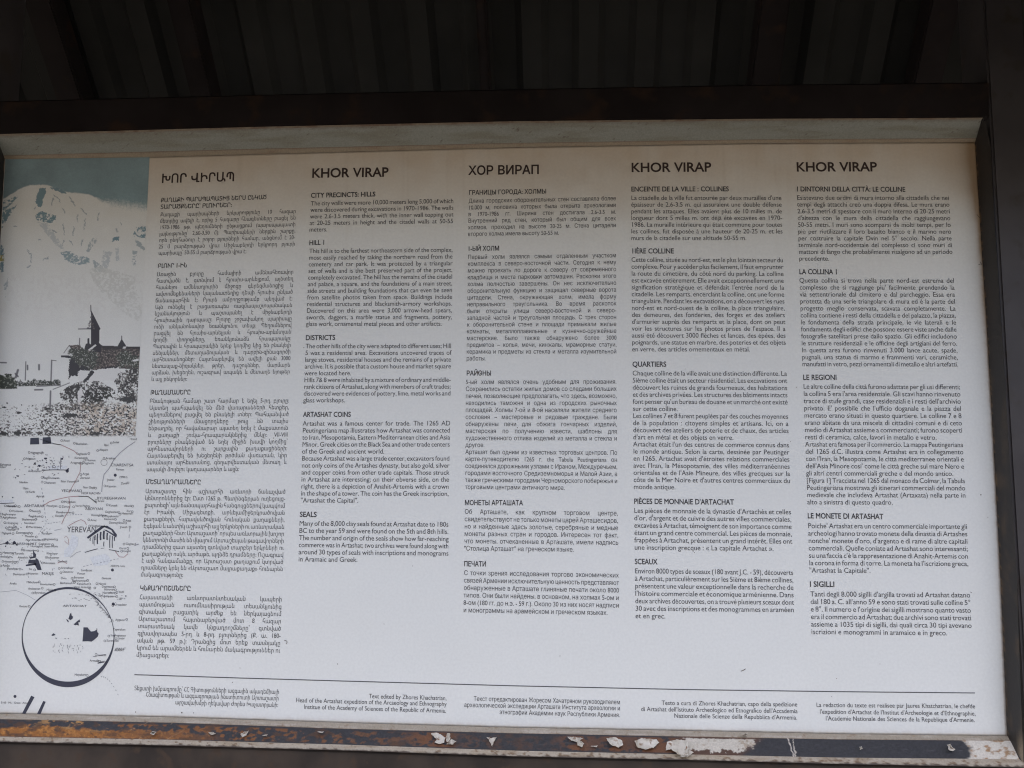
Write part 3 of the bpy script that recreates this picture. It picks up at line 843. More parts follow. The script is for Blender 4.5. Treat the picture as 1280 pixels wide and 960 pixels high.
def set_column(c, lang):
    t, x0, y0, x1, y1, ey = c['title']
    k = Ink(); k.text(t, x0 - 1, y0, x1 + 1, y1, ey, c.get('tx', 16.9), justify=True, bold=.021, fit=True); k.build('text_title', M_title, label=lang + ' title of the board')
    for heads, a, b, body in c['blocks']:
        lines = body.split('\n'); n = len(lines); full = n - 1 if lines[-1].endswith('~') else n
        pitch = (b[1] - a[1]) / max(1, full - 1)
        k = Ink()
        for h, hx0, hy0, hx1, hy1 in heads:
            k.text(h, hx0, hy0, hx1, hy1, pitch * 1.05 * c['ky'], pitch * c['kx'] * 1.02, justify=True, bold=.018, fit=True)
        k.build('text_heading', M_head)
        k = Ink()
        for i, ln in enumerate(lines):
            f = i / max(1, full - 1)
            q = [a[j] + (b[j] - a[j]) * f for j in range(4)]
            loose = ln.endswith('~'); ln = ln.rstrip('~')
            k.text(ln, *q, pitch * c['ky'], pitch * c['kx'], justify=not loose)
        k.build('text_paragraph', M_ink)
    k = Ink()
    for s, x0, y0, x1, y1 in c['credit']: k.text(s, x0, y0, x1, y1, 8.0, 7.4, justify=True, fit=True)
    k.build('text_credit', M_ink)
for c, l in ((T_ARM, 'Armenian'), (T_ENG, 'English'), (T_RUS, 'Russian'), (T_FRA, 'French'), (T_ITA, 'Italian')): set_column(c, l)
k = Ink(); k.stroke([(168, 843.3), (300, 847.5), (430, 851.3), (640, 857.2), (860, 862), (1051, 864.6), (1218.8, 866.2)], 1.1)
k.build('rule_line', M_ink)

# ------------------------------------------------------------------ printed picture: snowy mountain with a monastery
def build_picture():
    st = .5
    xs = np.arange(-30, 190, st); ys = np.arange(190, 556, st); X, Y = np.meshgrid(xs, ys)
    right = 187 - (Y - 197) * 17.5 / 345
    left = it(SHEET_L, Y) + .6; top = it(SHEET_TOP, X) + .3
    n = fbm(X / 12, Y / 16, 1); nf = fbm(X / 3.2, Y / 3.6, 2); n1 = fbm(X / 1.7, Y / 1.5, 6, 3); n0 = fbm(X / 1.1, Y / 1.0, 61, 2); ng = fbm(X / 30, Y / 20, 63)
    # ragged outlines: positions are shaken by noise before a shape is tested
    XD = X + 3.2 * (fbm(X / 2.4, Y / 2.4, 70) - .5) + 1.4 * (n0 - .5); YD = Y + 3.2 * (fbm(X / 2.4, Y / 2.4, 73) - .5) + 1.4 * (n1 - .5)
    white = np.array([.79, .815, .79])
    c = np.ones(X.shape + (3,)) * white
    q = lambda pts: [(x / 4.365, 340 + y / 4.365) for x, y in pts]
    m3 = lambda pts: [(x / 6.4, 190 + y / 6.4) for x, y in pts]
    dark = (.042, .042, .048); green = (.060, .070, .058)
    def mask(pts, rag=False): return inpoly(XD if rag else X, YD if rag else Y, q(pts)).astype(float)
    def line(pts, w, col, a=1.0, rag=True, conv=None):
        nonlocal c
        x_, y_ = (XD, YD) if rag else (X, Y)
        for (x0, y0), (x1, y1) in zip(pts[:-1], pts[1:]):
            L2 = (x1 - x0) ** 2 + (y1 - y0) ** 2
            t = np.clip(((x_ - x0) * (x1 - x0) + (y_ - y0) * (y1 - y0)) / L2, 0, 1)
            d = np.hypot(x_ - x0 - t * (x1 - x0), y_ - y0 - t * (y1 - y0)); c = lerp(c, col, sstep(w * .75, w * .25, d) * a)
    # ---- sky and snow
    ridge = np.interp(X, [-30, 5, 17, 25, 37, 60, 66, 82, 90, 100, 115, 127, 140, 150, 185, 195], [262, 248, 241, 236, 231.5, 231, 234, 240, 241, 241.5, 244, 251, 253, 255, 259, 260]) + 1.6 * (nf - .5)
    fade = 1 + 7 * sstep(112, 150, X)
    sk = sstep(fade, -fade, Y - ridge + (n1 - .5) * fade)
    skc = np.array([.235, .35, .39]) * (.80 + .40 * ng + .16 * (n1 - .5))[..., None]
    skc = skc * (1 - .25 * sstep(30, 5, X) * fbm(X / 6, Y / 6, 64))[..., None]
    snow = white * (.955 + .06 * n)[..., None]
    snow = lerp(snow, (.71, .70, .62), sstep(.45, .65, ng) * sstep(330, 250, Y) * .2)
    c = snow * (1 - sk[..., None]) + skc * sk[..., None]
    teal = (.19, .31, .36); tgrey = (.42, .49, .51); pale = (.57, .62, .63)
    def patch(pts, col, lo, hi, a=1.0):
        nonlocal c
        c = lerp(c, col, inpoly(XD, YD, m3(pts)) * sstep(lo, hi, n1 * .55 + nf * .45) * a)
    patch([(316, 288), (362, 288), (366, 330), (342, 372), (338, 432), (310, 442), (288, 400), (294, 350)], teal, .15, .3)
    patch([(325, 475), (380, 495), (446, 505), (446, 548), (390, 566), (335, 555), (296, 545), (284, 505)], teal, .34, .5)
    patch([(396, 282), (450, 286), (505, 303), (540, 338), (500, 332), (450, 312)], teal, .2, .4)
    patch([(300, 560), (380, 570), (460, 700), (520, 790), (440, 740), (360, 640)], pale, .35, .5)
    patch([(480, 805), (540, 790), (620, 830), (715, 850), (715, 890), (640, 900), (570, 890), (520, 860)], teal, .36, .52, .8)
    patch([(735, 690), (775, 685), (760, 740), (705, 800), (690, 790)], tgrey, .36, .5)
    patch([(910, 680), (960, 680), (955, 705), (890, 720)], teal, .3, .45); patch([(1075, 600), (1180, 600), (1175, 690), (1070, 680)], teal, .44, .56)
    patch([(1080, 700), (1120, 720), (1165, 775), (1150, 790), (1090, 750)], tgrey, .28, .42); patch([(1055, 790), (1100, 790), (1085, 910), (1060, 910)], tgrey, .40, .52)
    patch([(830, 790), (900, 800), (860, 940), (810, 930)], pale, .38, .5); patch([(920, 770), (950, 770), (955, 870), (930, 870)], pale, .38, .5)
    patch([(740, 860), (800, 900), (860, 960), (760, 960)], tgrey, .36, .5)
    patch([(0, 730), (30, 760), (30, 960), (0, 960)], teal, .34, .5); patch([(-20, 820), (35, 825), (30, 880), (-20, 880)], (.42, .36, .10), .40, .5)
    patch([(10, 400), (150, 350), (130, 380), (40, 460), (10, 470)], teal, .40, .52); patch([(10, 480), (140, 420), (70, 520), (20, 610), (0, 620)], teal, .40, .52)
    patch([(40, 1170), (70, 1000), (60, 1030), (30, 1060)], tgrey, .35, .5)
    for p in ([(430, 340), (472, 380), (485, 410)], [(410, 420), (425, 370)], [(555, 360), (600, 430)], [(650, 450), (692, 500)], [(500, 450), (520, 490)], [(592, 600), (583, 670)], [(620, 500), (617, 560)], [(682, 540), (672, 620)],
              [(664, 700), (650, 742)], [(505, 580), (517, 660)], [(225, 790), (250, 830), (246, 880)], [(930, 615), (940, 640)], [(965, 572), (970, 585)], [(790, 490), (780, 550)], [(110, 590), (135, 600)], [(315, 695), (325, 705)], [(340, 865), (385, 845)], [(510, 710), (500, 750)],
              [(560, 710), (580, 740)], [(270, 455), (285, 440)], [(420, 630), (455, 640)], [(220, 920), (245, 905)]):
        line(m3(p), 1.3, (.30, .37, .41), .8)
    # pale scree slope on the right above the church
    c = lerp(c, (.66, .685, .655), inpoly(XD, YD, [(112, 338), (124, 332), (168, 346), (178, 392), (172, 402), (152, 389), (130, 368), (116, 352)]) * sstep(.38, .55, nf * .5 + n1 * .5) * .9)
    c = lerp(c, (.66, .66, .64), sstep(.52, .62, nf) * sstep(330, 350, Y) * sstep(410, 380, Y) * .25)
    # ---- poles and wires
    for x0, y0, x1, y1, w in ((141, 490, 138, 590, 4), (282, 482, 278, 598, 5), (282, 482, 306, 484, 3), (276, 650, 273, 742, 6), (150, 510, 150, 532, 6), (213, 507, 213, 532, 7), (0, 494, 34, 495, 5), (435, 362, 433, 395, 4),
                              (495, 182, 496, 215, 4), (664, 350, 664, 372, 4), (98, 535, 86, 575, 8), (84, 555, 98, 570, 6), (428, 311, 500, 310, 4), (190, 643, 232, 642, 6), (478, 308, 498, 308, 6), (200, 625, 330, 618, 3), (290, 640, 380, 605, 3)):
        line(q([(x0, y0), (x1, y1)]), w / 4.365 * 1.5, (.10, .10, .115), .9, rag=False)
    # ---- shrubs at the left
    e = ((X - 9) / 14.5) ** 2 + ((Y - 478.5) / 10.5) ** 2 + 1.6 * (nf - .5) + 1.0 * (n1 - .5)
    b = sstep(1.0, .75, e) * sstep(486.8, 485.6, Y); c = lerp(c, (.045, .055, .042), b); c = lerp(c, (.16, .18, .13), b * sstep(.56, .66, n1)); c = lerp(c, (.40, .42, .38), b * sstep(.66, .74, n1) * .7)
    tp = 476.5 - 4.5 * np.exp(-((X - 43) / 3.5) ** 2) - 3.5 * np.exp(-((X - 70) / 4) ** 2) + 6 * (fbm(X / 3.5, X * 0 + 2, 90) - .5)
    b = sstep(-.6, .6, Y - tp) * sstep(483.6 - (X - 20) * .03, 482.6 - (X - 20) * .03, Y) * sstep(21, 24, X) * sstep(76.5, 75, X) * sstep(.30, .38, n1 + .1)
    c = lerp(c, (.05, .06, .05), b); c = lerp(c, (.45, .46, .44), b * sstep(.60, .68, n0))
    # ---- monastery
    wall = mask([(480, 402), (505, 390), (548, 396), (560, 402), (766, 408), (760, 532), (640, 526), (470, 540), (440, 500)])
    c = lerp(c, (.10, .088, .082), wall); c = lerp(c, (.045, .042, .045), mask([(556, 402), (766, 408), (765, 424), (700, 420), (560, 424)]))
    c = lerp(c, (.30, .26, .23), wall * sstep(.55, .66, n0 * .6 + n1 * .4) * sstep(434, 440, Y)); c = lerp(c, (.035, .035, .035), wall * sstep(.50, .40, n1) * sstep(434, 440, Y) * .8)
    c = lerp(c, dark, mask([(385, 465), (440, 436), (470, 465), (480, 532), (425, 540), (425, 566), (383, 568)], True))
    c = lerp(c, (.040, .036, .046), mask([(497, 208), (548, 310), (543, 318), (541, 388), (556, 402), (550, 440), (505, 436), (500, 400), (497, 396)]))
    c = lerp(c, (.13, .115, .11), mask([(497, 225), (506, 236), (516, 312), (500, 314)]) * sstep(.45, .58, n1))
    c = lerp(c, (.22, .21, .21), mask([(497, 230), (486, 268), (478, 306), (497, 310)], True) * sstep(.50, .60, n0))
    c = lerp(c, dark, mask([(635, 416), (664, 364), (694, 412)])); c = lerp(c, (.72, .73, .72), mask([(674, 408), (691, 405), (684, 418), (668, 418)]))
    c = lerp(c, (.09, .075, .07), mask([(378, 398), (436, 400), (446, 438), (402, 438)], True)); c = lerp(c, (.32, .29, .27), mask([(378, 398), (436, 400), (446, 438), (402, 436)]) * sstep(.55, .64, n0))
    c = lerp(c, (.74, .755, .74), mask([(352, 442), (378, 404), (400, 440), (394, 454), (352, 454)])); line(q([(348, 442), (378, 400), (402, 440)]), .8, (.12, .11, .11), 1, False)
    c = lerp(c, dark, mask([(332, 456), (372, 454), (390, 462), (386, 472), (350, 466), (332, 466)]))
    c = lerp(c, dark, mask([(456, 434), (468, 392), (476, 390), (478, 362), (487, 362), (489, 392), (505, 402), (478, 436)]))
    c = lerp(c, (.74, .755, .74), mask([(478, 426), (520, 394), (527, 400), (492, 430)]))
    for cx, cy, rx, ry in ((101, 446, 13, 12), (112, 449, 10, 13), (157, 449, 12, 11), (168, 452, 7, 9), (93, 440, 9, 5)):
        e = ((X - cx) / rx) ** 2 + ((Y - cy) / ry) ** 2 + 1.7 * (nf - .5) + 1.1 * (n1 - .5)
        b = sstep(1.0, .7, e); c = lerp(c, green, b); c = lerp(c, (.15, .16, .13), b * sstep(.55, .64, n0 * .5 + n1 * .5)); c = lerp(c, (.42, .43, .40), b * sstep(.66, .74, n0))
    c = lerp(c, (.74, .755, .74), mask([(425, 543), (520, 534), (640, 514), (658, 530), (700, 545), (660, 600), (600, 590), (430, 604)], True))
    for s in ([(455, 592), (470, 572), (478, 566), (490, 542), (514, 538), (506, 560), (488, 580), (468, 600)], [(570, 520), (650, 511), (640, 522), (570, 528)], [(378, 480), (388, 480), (386, 566), (376, 588), (372, 540)]): c = lerp(c, dark, mask(s, True))
    c = lerp(c, (.74, .75, .74), mask([(722, 480), (758, 472), (756, 486), (725, 488)]))
    # ---- rocky hill under the church: broken dark and pale fragments
    frag = n1 * .30 + n0 * .20 + nf * .25 + .25 * fbm(X / 6, Y / 4.5, 92)
    def rocks(pts, lo, col=(.05, .05, .05)):
        nonlocal c
        r = mask(pts, True); c = lerp(c, (.24, .235, .22), r * sstep(lo - .05, lo, frag)); c = lerp(c, col, r * sstep(lo, lo + .05, frag))
    rocks([(325, 655), (400, 610), (460, 595), (540, 596), (625, 640), (640, 700), (600, 690), (540, 752), (440, 760), (385, 735), (340, 700)], .485)
    rocks([(640, 610), (665, 560), (700, 520), (762, 530), (752, 720), (700, 690), (640, 700)], .475)
    rocks([(300, 720), (420, 690), (400, 760), (300, 752)], .50); rocks([(650, 540), (720, 560), (660, 640), (620, 610)], .53)
    c = lerp(c, (.035, .036, .034), mask([(458, 690), (480, 650), (575, 665), (560, 700), (530, 738), (452, 752)], True) * sstep(.40, .47, n1)); c = lerp(c, (.040, .042, .036), mask([(550, 625), (600, 640), (612, 680), (570, 690)], True) * sstep(.38, .46, n1))
    c = lerp(c, (.74, .74, .73), mask([(425, 660), (442, 622), (452, 640), (438, 700), (446, 752), (425, 748)], True))
    # ---- boulder field at the foot
    yb = 506 - X * .035 + 7 * (n - .5)
    band = sstep(-1, 8, Y - yb) * sstep(547.5, 544, Y + 3 * (nf - .5))
    lo = .03 + .13 * sstep(75, 15, X) * sstep(544, 520, Y) - .05 * sstep(530, 544, Y)
    c = lerp(c, (.50, .41, .31), band * sstep(70, 120, X) * sstep(.47, .58, fbm(X / 3.5, Y / 3, 31)) * .75)
    c = lerp(c, (.62, .57, .48), band * sstep(60, 110, X) * sstep(.5, .6, fbm(X / 2.2, Y / 2.2, 35)) * .6)
    XS, YS = X + .5 * Y, Y - .25 * X
    fr = fbm(XS / 2.0, YS / 1.35, 36, 3) * .7 + n0 * .3
    c = lerp(c, (.22, .205, .19), band * sstep(.47 + lo, .52 + lo, fr)); c = lerp(c, (.05, .05, .052), band * sstep(.53 + lo, .59 + lo, fr))
    for cx, cy, rx, ry in ((22, 542, 5, 3), (4, 543, 6, 2.5), (118, 543, 7, 3.2), (60, 511, 5, 1.6), (24, 516, 3.5, 1.5), (88, 519, 12, 2.4), (160, 500, 10, 4), (9, 504, 1, 1), (27, 506, .8, 1), (41, 507, .8, 1), (5, 509, 3, 1)):
        e = ((X - cx) / rx) ** 2 + ((Y - cy) / ry) ** 2 + 1.8 * (n1 - .5) + 1.2 * (n0 - .5); c = lerp(c, (.05, .052, .052), sstep(1, .7, e))
    bot = sstep(543, 547.5, Y + 5 * (nf - .5)); c = c * (1 - bot[..., None]) + white * bot[..., None]
    # the same tan dust that lies along the top of the sheet
    w = np.clip(1 - (Y - top) / 90, 0, 1)[..., None] * .12; c = c * (1 - w) + np.array([.45, .40, .31]) * w
    px = np.clip(X, left, right); py = np.maximum(Y, top)
    keep = (X > left - st) & (X < right + st) & (Y > top - st) & (Y < 549)
    idx = -np.ones(X.shape, int); idx[keep] = np.arange(keep.sum())
    f = np.stack([idx[:-1, :-1], idx[1:, :-1], idx[1:, 1:], idx[:-1, 1:]], -1).reshape(-1, 4); f = f[(f >= 0).all(1)]
    o = mesh('printed_picture', P(px[keep], py[keep], -.0003), f.tolist(), M_photo, panel, False, np.clip(c[keep], 0, 1))
    if o.data.polygons[0].normal.y > 0: o.data.flip_normals()
    o['label'] = 'faded picture of a snowy mountain behind a monastery'
build_picture()

# ------------------------------------------------------------------ printed map
def build_map():
    k = Ink()                                   # place names
    L = lambda s, x, y, h, w=None, slope=.01: k.text(s, x, y, x + (w or 400), y + (w or 400) * slope, h, h * .95, justify=w is not None)
    L('YEREVAN', 83.5, 665.3, 10.5, 37, .005)
    for s, x, y, h, w in (('CHARENTSA', 138.3, 582.8, 5.0, 28.5), ('ASHTARAK', 30, 633.8, 5.0, 26), ('BYUREGHAVAN', 121, 624.2, 4.8, 36), ('ABOVYAN', 106.5, 637.5, 5.0, 22), ('YEGHVARD', 76.5, 614.8, 4.6, 26),
                          ('NOR HACHN', 101.5, 617.8, 4.2, 24), ('ARTASHAT', 78.5, 758.5, 3.8, 30), ('MASIS', 52, 718.5, 4.8, 15), ('VAGHARSHAPAT', 6, 681, 4.4, 40), ('ARARAT', 143, 814, 4.2, 12)):
        L(s, x, y, h, w)
    small = [('Arayi', 79, 552), ('Buzhakan', 95, 556), ('Apnagyugh', 38.5, 567), ('Nigatun', 32.5, 574.5), ('Artashavan', 35, 590), ('Saghmosavan', 54.5, 598.5), ('Karbi', 35.5, 616), ('Ohanavan', 54.5, 604.5), ('Ujan', 28.5, 611.5),
      ('Nor Yerznka', 76, 603), ('Agarak', 45, 621.5), ('Alapars', 124, 563.5), ('Arzakan', 132, 574), ('Bjni', 130, 557.5), ('Solak', 141, 554), ('Teghenik', 95, 568.5), ('Karashamb', 93, 573.5), ('Nurnus', 108, 576.5), ('Aragyugh', 88, 579.5),
      ('Teghenis', 104, 580), ('Argel', 103, 593.5), ('Zoravan', 100, 598.5), ('Nor Gegh', 103.5, 610.5), ('Fantan', 145, 588), ('Jraber', 134, 601), ('Kaputan', 133, 609), ('Hrazd', 162, 550), ('Zovk', 151, 605.5), ('Nerkin', 24, 604),
      ('Proshyan', 58, 633.5), ('Zovuni', 77, 634.5), ('Kanakeravan', 70, 641.5), ('Kasakh', 69, 646), ('Arinj', 113, 651.5), ('Geghashen', 131, 641), ('Katnaghbyur', 114, 645), ('Mayakovski', 131, 646.5), ('Kotayk', 136, 633), ('Akunk', 155, 633.5),
      ('Zar', 158, 640), ('Hatsavan', 152, 643), ('Garni', 149, 686.5), ('Geghard', 157, 681), ('Goght', 154, 690), ('Azat', 157, 652), ('Voghjaberd', 114, 658.5), ('Jrvezh', 150, 660), ('Kamaris', 130, 650), ('Dzoraghbyur', 136, 654.5),
      ('Mrgashen', 80, 628.5), ('Arzni', 122, 627.5), ('Verin Ptghni', 94, 633.5), ('Norakert', 8, 634), ('Oshakan', 5, 633.5), ('Voskevaz', 15, 640), ('Sasunik', 40, 640), ('Baghramyan', 2, 644), ('Aghavnatun', 3, 648), ('Tsaghkunk', 35, 646.5),
      ('Shahumyan', 27, 650.5), ('Norakert', 30, 655), ('Hovtamej', 8, 655), ('Aragats', 10, 660), ('Haytagh', 8, 663), ('Dzoragyugh', 20, 667), ('Parakar', 52, 668), ('Musaler', 31, 671.5), ('Merdzavan', 36, 660), ('Ptghunk', 2, 667.5),
      ('Nor Kharberd', 32, 676), ('Argavand', 55, 675), ('Geghanist', 48, 681), ('Hovtashat', 38, 684), ('Sayat-Nova', 55, 684), ('Metsamor', 3, 692), ('Taronik', 18, 693), ('Arshaluys', 0, 697), ('Aknalich', 22, 698), ('Griboyedov', 2, 703), ('Apaga', 3, 708),
      ('Khachpar', 58, 693), ('Ghukasavan', 56, 698), ('Darbnik', 72, 703), ('Marmarashen', 26, 689), ('Ranchpar', 9, 712), ('Sis', 36, 712.5), ('Dashtavan', 16, 719), ('Hayanist', 35, 718), ('Norabats', 55, 705), ('Arevabuyr', 76, 711), ('Dimitrov', 78, 716),
      ('Landjazat', 101, 714), ('Vostan', 96, 718), ('Burastan', 92, 723), ('Baghramyan', 90, 727), ('Kanachut', 96, 731), ('Dvin', 76, 724), ('Berkanush', 75, 730), ('Verin Artashat', 92, 735), ('Getazat', 127, 724), ('Narek', 123, 731), ('Nshavan', 130, 738),
      ('Mkhchyan', 33, 729), ('Hovtashen', 50, 731.5), ('Araksavan', 35, 737), ('Masis', 58, 738.5), ('Araks', 12, 730.5), ('Byurakan', 43, 742), ('Deghtsut', 127, 734.5), ('Norashen', 128, 742), ('Noyakert', 130, 746.5),
      ('Kotuts', 24, 759), ('Urtsadzor', 143, 757), ('Vedi', 148, 741), ('Aygavan', 144, 776), ('Taperakan', 141, 788), ('Yeghegnavan', 138, 795.5), ('Surenavan', 133, 802), ('Lusarat', 122, 820), ('Avshar', 124, 828), ('Armash', 112, 827), ('Noyakert', 93, 844.5), ('Lanjar', 147, 799), ('Eghegnut', 0, 582), ('Dian', 0, 585)]
    for s, x, y in small: L(s, x, y, 3.9)
    L('ARARAT', 144, 812, 3.6); k.text('5165 Mt. Great Ararat', 1, 879.3, 37, 879.8, 3.6, 3.4, justify=True); L('2500 Mt. Urts', 138, 708.5, 3.4); L('1851 m', 148, 749, 3); L('2298 G.', 149, 597.5, 3.6)
    rnd = random.Random(3)                       # town circles belong to the names
    for t, x, y in small:
        w = len(t) * 1.75
        if rnd.random() < .75: k.ring(x + (w + 2 if rnd.random() < .5 else -2), y - 1 + rnd.uniform(-1, 1), 1.3, .45, 9)
    k.build('map_names', plain('map_ink', (.075, .075, .09)))
    M_hatch = plain('map_grey_ink', (.20, .20, .22))
    def hatching(items, w):
        k = Ink()
        for p in items: k.stroke(p, w)
        k.build('map_hatching', M_hatch)
    k = Ink(); k.ring(130, 578, 4, .45, 14); k.build('map_ring', M_hatch)
    def dash(x, y, a, l): return [(x, y), (x + l * math.cos(a), y + l * math.sin(a))]
    hatching([dash(rnd.uniform(0, 70), rnd.uniform(640, 722), rnd.uniform(0, 3.14), rnd.uniform(1, 3)) for _ in range(70)], .5)
    hatching([dash(min(90, rnd.gauss(58, 14)), rnd.gauss(581, 8), rnd.uniform(0, 3.14), rnd.uniform(.8, 2.8)) for _ in range(80)], .7)
    hatching([dash(rnd.gauss(112, 14), rnd.gauss(745, 5), rnd.uniform(-.4, .6), rnd.uniform(1, 3.5)) for _ in range(55)], .45)
    hatching([[(x, y), (x + rnd.uniform(-.6, .6), y + rnd.uniform(1, 2.5))] for x, y in ((rnd.uniform(64, 104), 809 + rnd.uniform(-5, 6)) for _ in range(40))], .45)
    hatching([[(118 + 22 * t + rnd.uniform(-3, 3), 750 + 26 * t + rnd.uniform(-3, 3)), (120 + 22 * t, 751 + 26 * t)] for t in (rnd.random() for _ in range(45))], .35)
    hatching([[(126 + i * 2.6, 845 + i * i * .35), (127.2 + i * 2.6, 846.5 + i * i * .35)] for i in range(9)], .5)
    k = Ink()                                    # roads
    for pts, w in (([(54, 632), (62, 627), (72, 624), (86, 621), (98, 620.3), (110, 620.5), (116, 625), (121, 629)], .8), ([(66, 554.5), (76, 556), (86, 560.5), (93, 564), (97, 568)], .9), ([(86, 622), (87.5, 632), (85, 640), (80, 648), (77, 655)], .8),
                   ([(101, 578), (100, 590), (95, 600), (90, 609), (86, 616)], .7), ([(144, 689), (149, 696), (155, 696.5), (160, 692)], .8), ([(86, 657), (95, 652), (101, 649.5), (106, 652), (108, 656)], .7), ([(80, 672), (83, 670), (85.5, 674), (86, 681), (83.5, 679), (80.5, 676)], .5),
                   ([(72, 704), (78, 701), (84, 705)], .6)):
        k = Ink(); k.stroke(pts, w); k.build('map_road', M_road)
    # grey rivers, borders
    for pts, w in (([(169, 552), (160, 558), (150, 566), (142, 575), (136, 586), (130, 593), (128, 603), (127, 615)], .8), ([(49, 548.5), (66, 554.5), (76, 556)], .9), ([(98, 620.3), (110, 620.5), (116, 625), (121, 629)], .9),
                   ([(68, 663), (77, 661)], .5), ([(88, 697), (95, 691), (101, 689)], .5), ([(168, 682), (173.5, 680)], 1.0), ([(0, 740), (20, 738), (34, 744), (44, 750)], .4)):
        k = Ink(); k.stroke(pts, w); k.build('map_river', M_grey)
    for x0, y0, x1, y1, n in ((56, 655, 77, 652, 6), (77, 644, 104, 643, 8), (104, 708, 150, 698, 11), (52, 610, 58, 655, 9), (48, 668, 56, 656, 4), (162, 660, 161, 676, 2)):
        k = Ink()
        for i in range(n):
            t0, t1 = i / n, (i + .55) / n; k.stroke([(x0 + (x1 - x0) * t0, y0 + (y1 - y0) * t0), (x0 + (x1 - x0) * t1, y0 + (y1 - y0) * t1)], .6)
        k.build('map_border', M_grey)
    for p in ([(90, 668), (98, 672), (97, 682), (93, 688), (88, 696), (80, 696), (80, 688), (86, 682)], [(112, 697), (132, 692), (140, 700), (134, 706), (118, 708)], [(60, 583), (84, 582), (83, 586.5), (61, 586.8)], [(0, 625), (16, 624.5), (16, 629), (0, 629)]):
        k = Ink(); k.poly(p); k.build('map_lake', M_wash, .00025)
    k = Ink()                                    # dark little drawings and dots
    def symbol(draw):
        k = Ink(); draw(k); k.build('map_symbol', M_navy)
    symbol(lambda k: k.poly([(38, 547.5), (48.5, 547), (49, 555.3), (37.5, 555.6)])); symbol(lambda k: k.poly([(53.5, 546.8), (63.2, 546.2), (64, 554.6), (53, 555)]))
    symbol(lambda k: (k.stroke([(52, 587.8), (66, 587.3), (86, 587.5)], .9), k.dot(84, 589, 1.9), k.stroke([(83, 588), (86, 585.5)], 1.4)))
    symbol(lambda k: k.stroke([(0, 629.4), (18, 628.6)], .8)); symbol(lambda k: k.stroke([(76, 572), (75.5, 586)], .6)); symbol(lambda k: k.stroke([(0, 680.5), (8, 679)], .7))
    for x, y, r in ((57, 573, 1.6), (53, 575, 1.0), (77.5, 573.5, 1.4), (44, 580, 1.3), (49, 582, 1.6), (58, 578, 1), (22, 595, 1.6), (19.5, 597, 1), (144, 594, 1.9), (140.5, 712.5, 1.9), (141.5, 755, 1.9), (18.7, 870.5, 1.9), (9, 678.5, 2.2), (18, 679, 2.4), (21, 681, 1.2), (7, 683, 1.2), (157.3, 745, .9), (3, 621, .8), (16, 622, .8)):
        symbol(lambda k: k.dot(x, y, r, 10) if r in (1.9, .8, .9) else k.poly([(x + r * rnd.uniform(.5, 1.5) * math.cos(a * .7), y + r * rnd.uniform(.4, 1.3) * math.sin(a * .7)) for a in range(9)]))
    k = Ink()
    # small church drawing
    k.poly([(41.2, 687), (42.6, 690), (45, 693), (44.6, 697), (37.5, 698.5), (37.5, 696.5), (41.5, 695.5)]); k.poly([(44.6, 697), (48, 700), (50, 706), (52, 712.5), (47, 712.5), (43, 705), (44, 701)]); k.poly([(32, 706), (44, 703.5), (46, 706), (32.5, 707.6)])
    k.poly([(36, 700), (44, 699.5), (44, 703.6), (35, 704.5)]); k.build('church_drawing', M_navy); k = Ink()
    # temple drawing
    k.poly([(108.5, 671.5), (126.5, 657.8), (134, 657.2), (128.5, 660.2), (127, 661.5), (110, 673.5)]); k.poly([(126.5, 657.8), (134, 657.2), (141, 661.5), (146.2, 668.5), (145.2, 672), (137, 666.5), (129.5, 662), (133, 662.3), (142.5, 668), (139, 662.5), (132, 659.6)])
    for x, y0, y1, w in ((113, 672, 676, 1.0), (116.5, 670.5, 680, .8), (119, 669, 675, 1.5), (118, 674, 682, .6), (122, 667, 680, 1.5), (126, 665, 675, 2.0), (130, 663.5, 674, 2.2), (130, 677, 683, 1), (134.2, 666, 675, 1.6), (137.5, 669, 685, 1.0), (140.6, 670, 685, 1.0), (143.4, 671, 676, 1.2)): k.stroke([(x, y0), (x - .5, (y0 + y1) / 2), (x - .3, y1)], w)
    k.stroke([(106, 690.5), (114, 688), (122, 686)], .9); k.stroke([(136, 687), (142, 688), (149, 689.5)], .9); k.stroke([(126, 685.4), (130, 685.2)], .5)
    k.build('temple_drawing', M_navy); k = Ink()
    # Artashat hills inside the lens
    k.poly([(87.5, 767), (88.8, 766.3), (89.6, 769.5), (91.2, 770.8), (90.4, 773.5), (88, 775), (85.5, 773.6), (86.3, 771)]); k.poly([(82.5, 774), (84.5, 774.6), (86, 777), (85, 778)]); k.poly([(92, 780.5), (97.5, 775.6), (99.5, 774.3), (100, 777.5), (97.6, 778), (98.8, 782), (96, 781), (94, 781.6)])
    k.poly([(104.3, 784.2), (109.5, 784.2), (111, 786.5), (113.5, 789.5), (117.5, 789), (121, 787), (121.6, 790), (123.3, 792), (122, 796), (118, 799.5), (114.5, 802), (110, 801.5), (103, 801.8), (103.8, 794)])
    for pts in ([(64, 794), (67, 791.5), (69.5, 793.5), (66, 795)], [(69, 797), (71, 797.5), (70, 799)], [(80.5, 798), (82, 797.6), (81.5, 799)], [(84.5, 798), (86, 797.6), (85.5, 799)], [(120.5, 785.5), (121.8, 786), (121, 788)]): k.poly(pts)
    k.stroke([(122, 829), (130, 827.5)], 1.2); k.stroke([(116, 821), (124, 819.5), (132, 818)], .6)
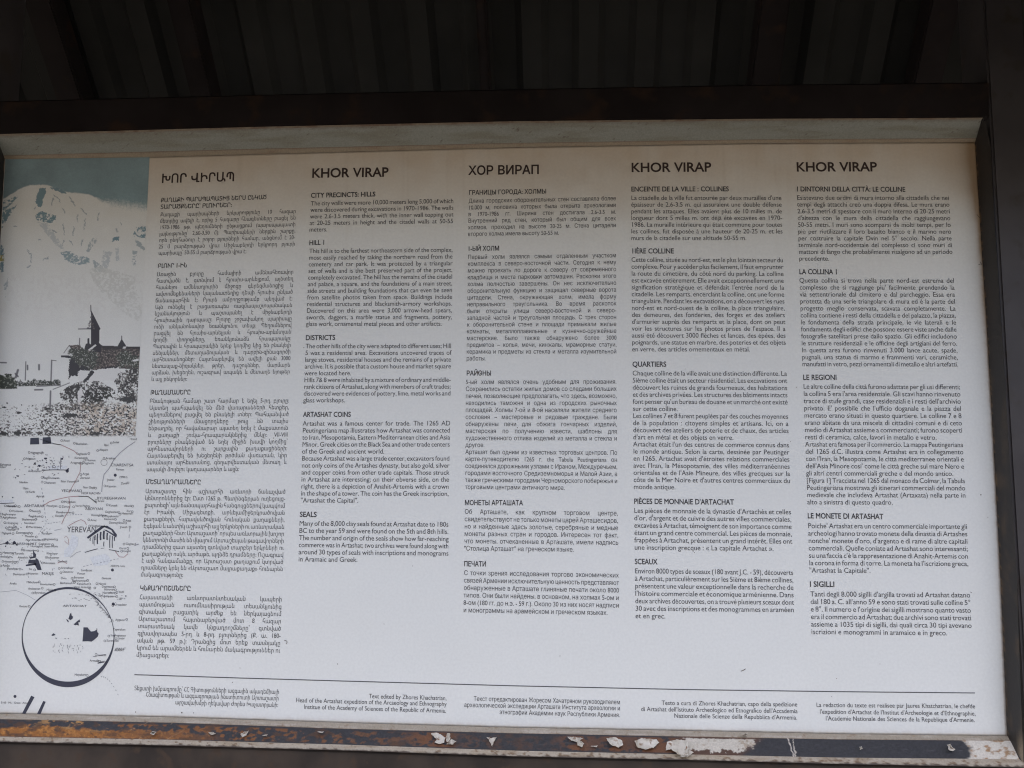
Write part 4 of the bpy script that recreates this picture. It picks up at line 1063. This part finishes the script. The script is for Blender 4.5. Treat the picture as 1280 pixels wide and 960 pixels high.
    k.build('hill_drawing', M_navy); k = Ink(); k.poly([(39, 869.5), (43, 871.5), (31.8, 892.2), (27.6, 891.8)]); k.build('lens_handle', M_navy); k = Ink(); k.poly([(54, 876.2), (57, 877.2), (50.6, 892.6), (46.3, 892.4)])
    k.build('lens_handle', M_navy)
    # magnifier ring
    n = 120; a = np.linspace(0, 2 * math.pi, n, endpoint=False)
    ox, oy = 85 + 58 * np.cos(a), 796.4 + 62.6 * np.sin(a); ix, iy = 85.1 + 56.9 * np.cos(a), 794.2 + 57.8 * np.sin(a)
    dx = np.hypot(ox - ix, oy - iy)
    k = Ink(); k.add(np.concatenate([ox, ix]), np.concatenate([oy, iy]), [[i, (i + 1) % n, n + (i + 1) % n, n + i] for i in range(n)])
    k.build('lens_ring', M_navy)
build_map()

# ------------------------------------------------------------------ small dirt specks and scuffs on the print
M_speck = plain('speck_brown', (.12, .10, .085))
def speck(pts=None, x=0, y=0, r=0, w=0):
    k = Ink()
    if pts: k.stroke(pts, w)
    else: k.poly([(x + r * rnd.uniform(.6, 1.3) * math.cos(a * .785), y + r * rnd.uniform(.6, 1.3) * math.sin(a * .785)) for a in range(8)])
    k.build('scuff_mark' if pts else 'dirt_speck', M_speck, .0006)
rnd = random.Random(11)
for x, y, r in ((169.5, 890, .7), (227, 891, 1.0), (242, 891, .6), (597.5, 465.5, 1.5), (594.5, 467, .8), (600.5, 466.5, .8), (601, 463.5, .7), (1226, 618.5, .9), (1046, 848, .6), (950, 590, .5), (700, 820, .5), (480, 780, .5), (1100, 830, .5), (300, 835, .5)): speck(None, x, y, r)
for _ in range(24): speck(None, rnd.uniform(200, 1240), rnd.uniform(200, 900), rnd.uniform(.35, .6))
for p, w in (([(926, 839), (929, 838), (932, 836)], .9), ([(355, 801), (357.5, 800.5), (359, 802.5), (357.5, 805)], .7), ([(1223, 331), (1227, 329.5)], .6), ([(1221, 268), (1224.5, 272)], .6), ([(1225, 327), (1227.5, 331.5)], .6),
             ([(1213, 740), (1215, 741)], .5)): speck(p, w=w)
bpy.data.objects.remove(_o)
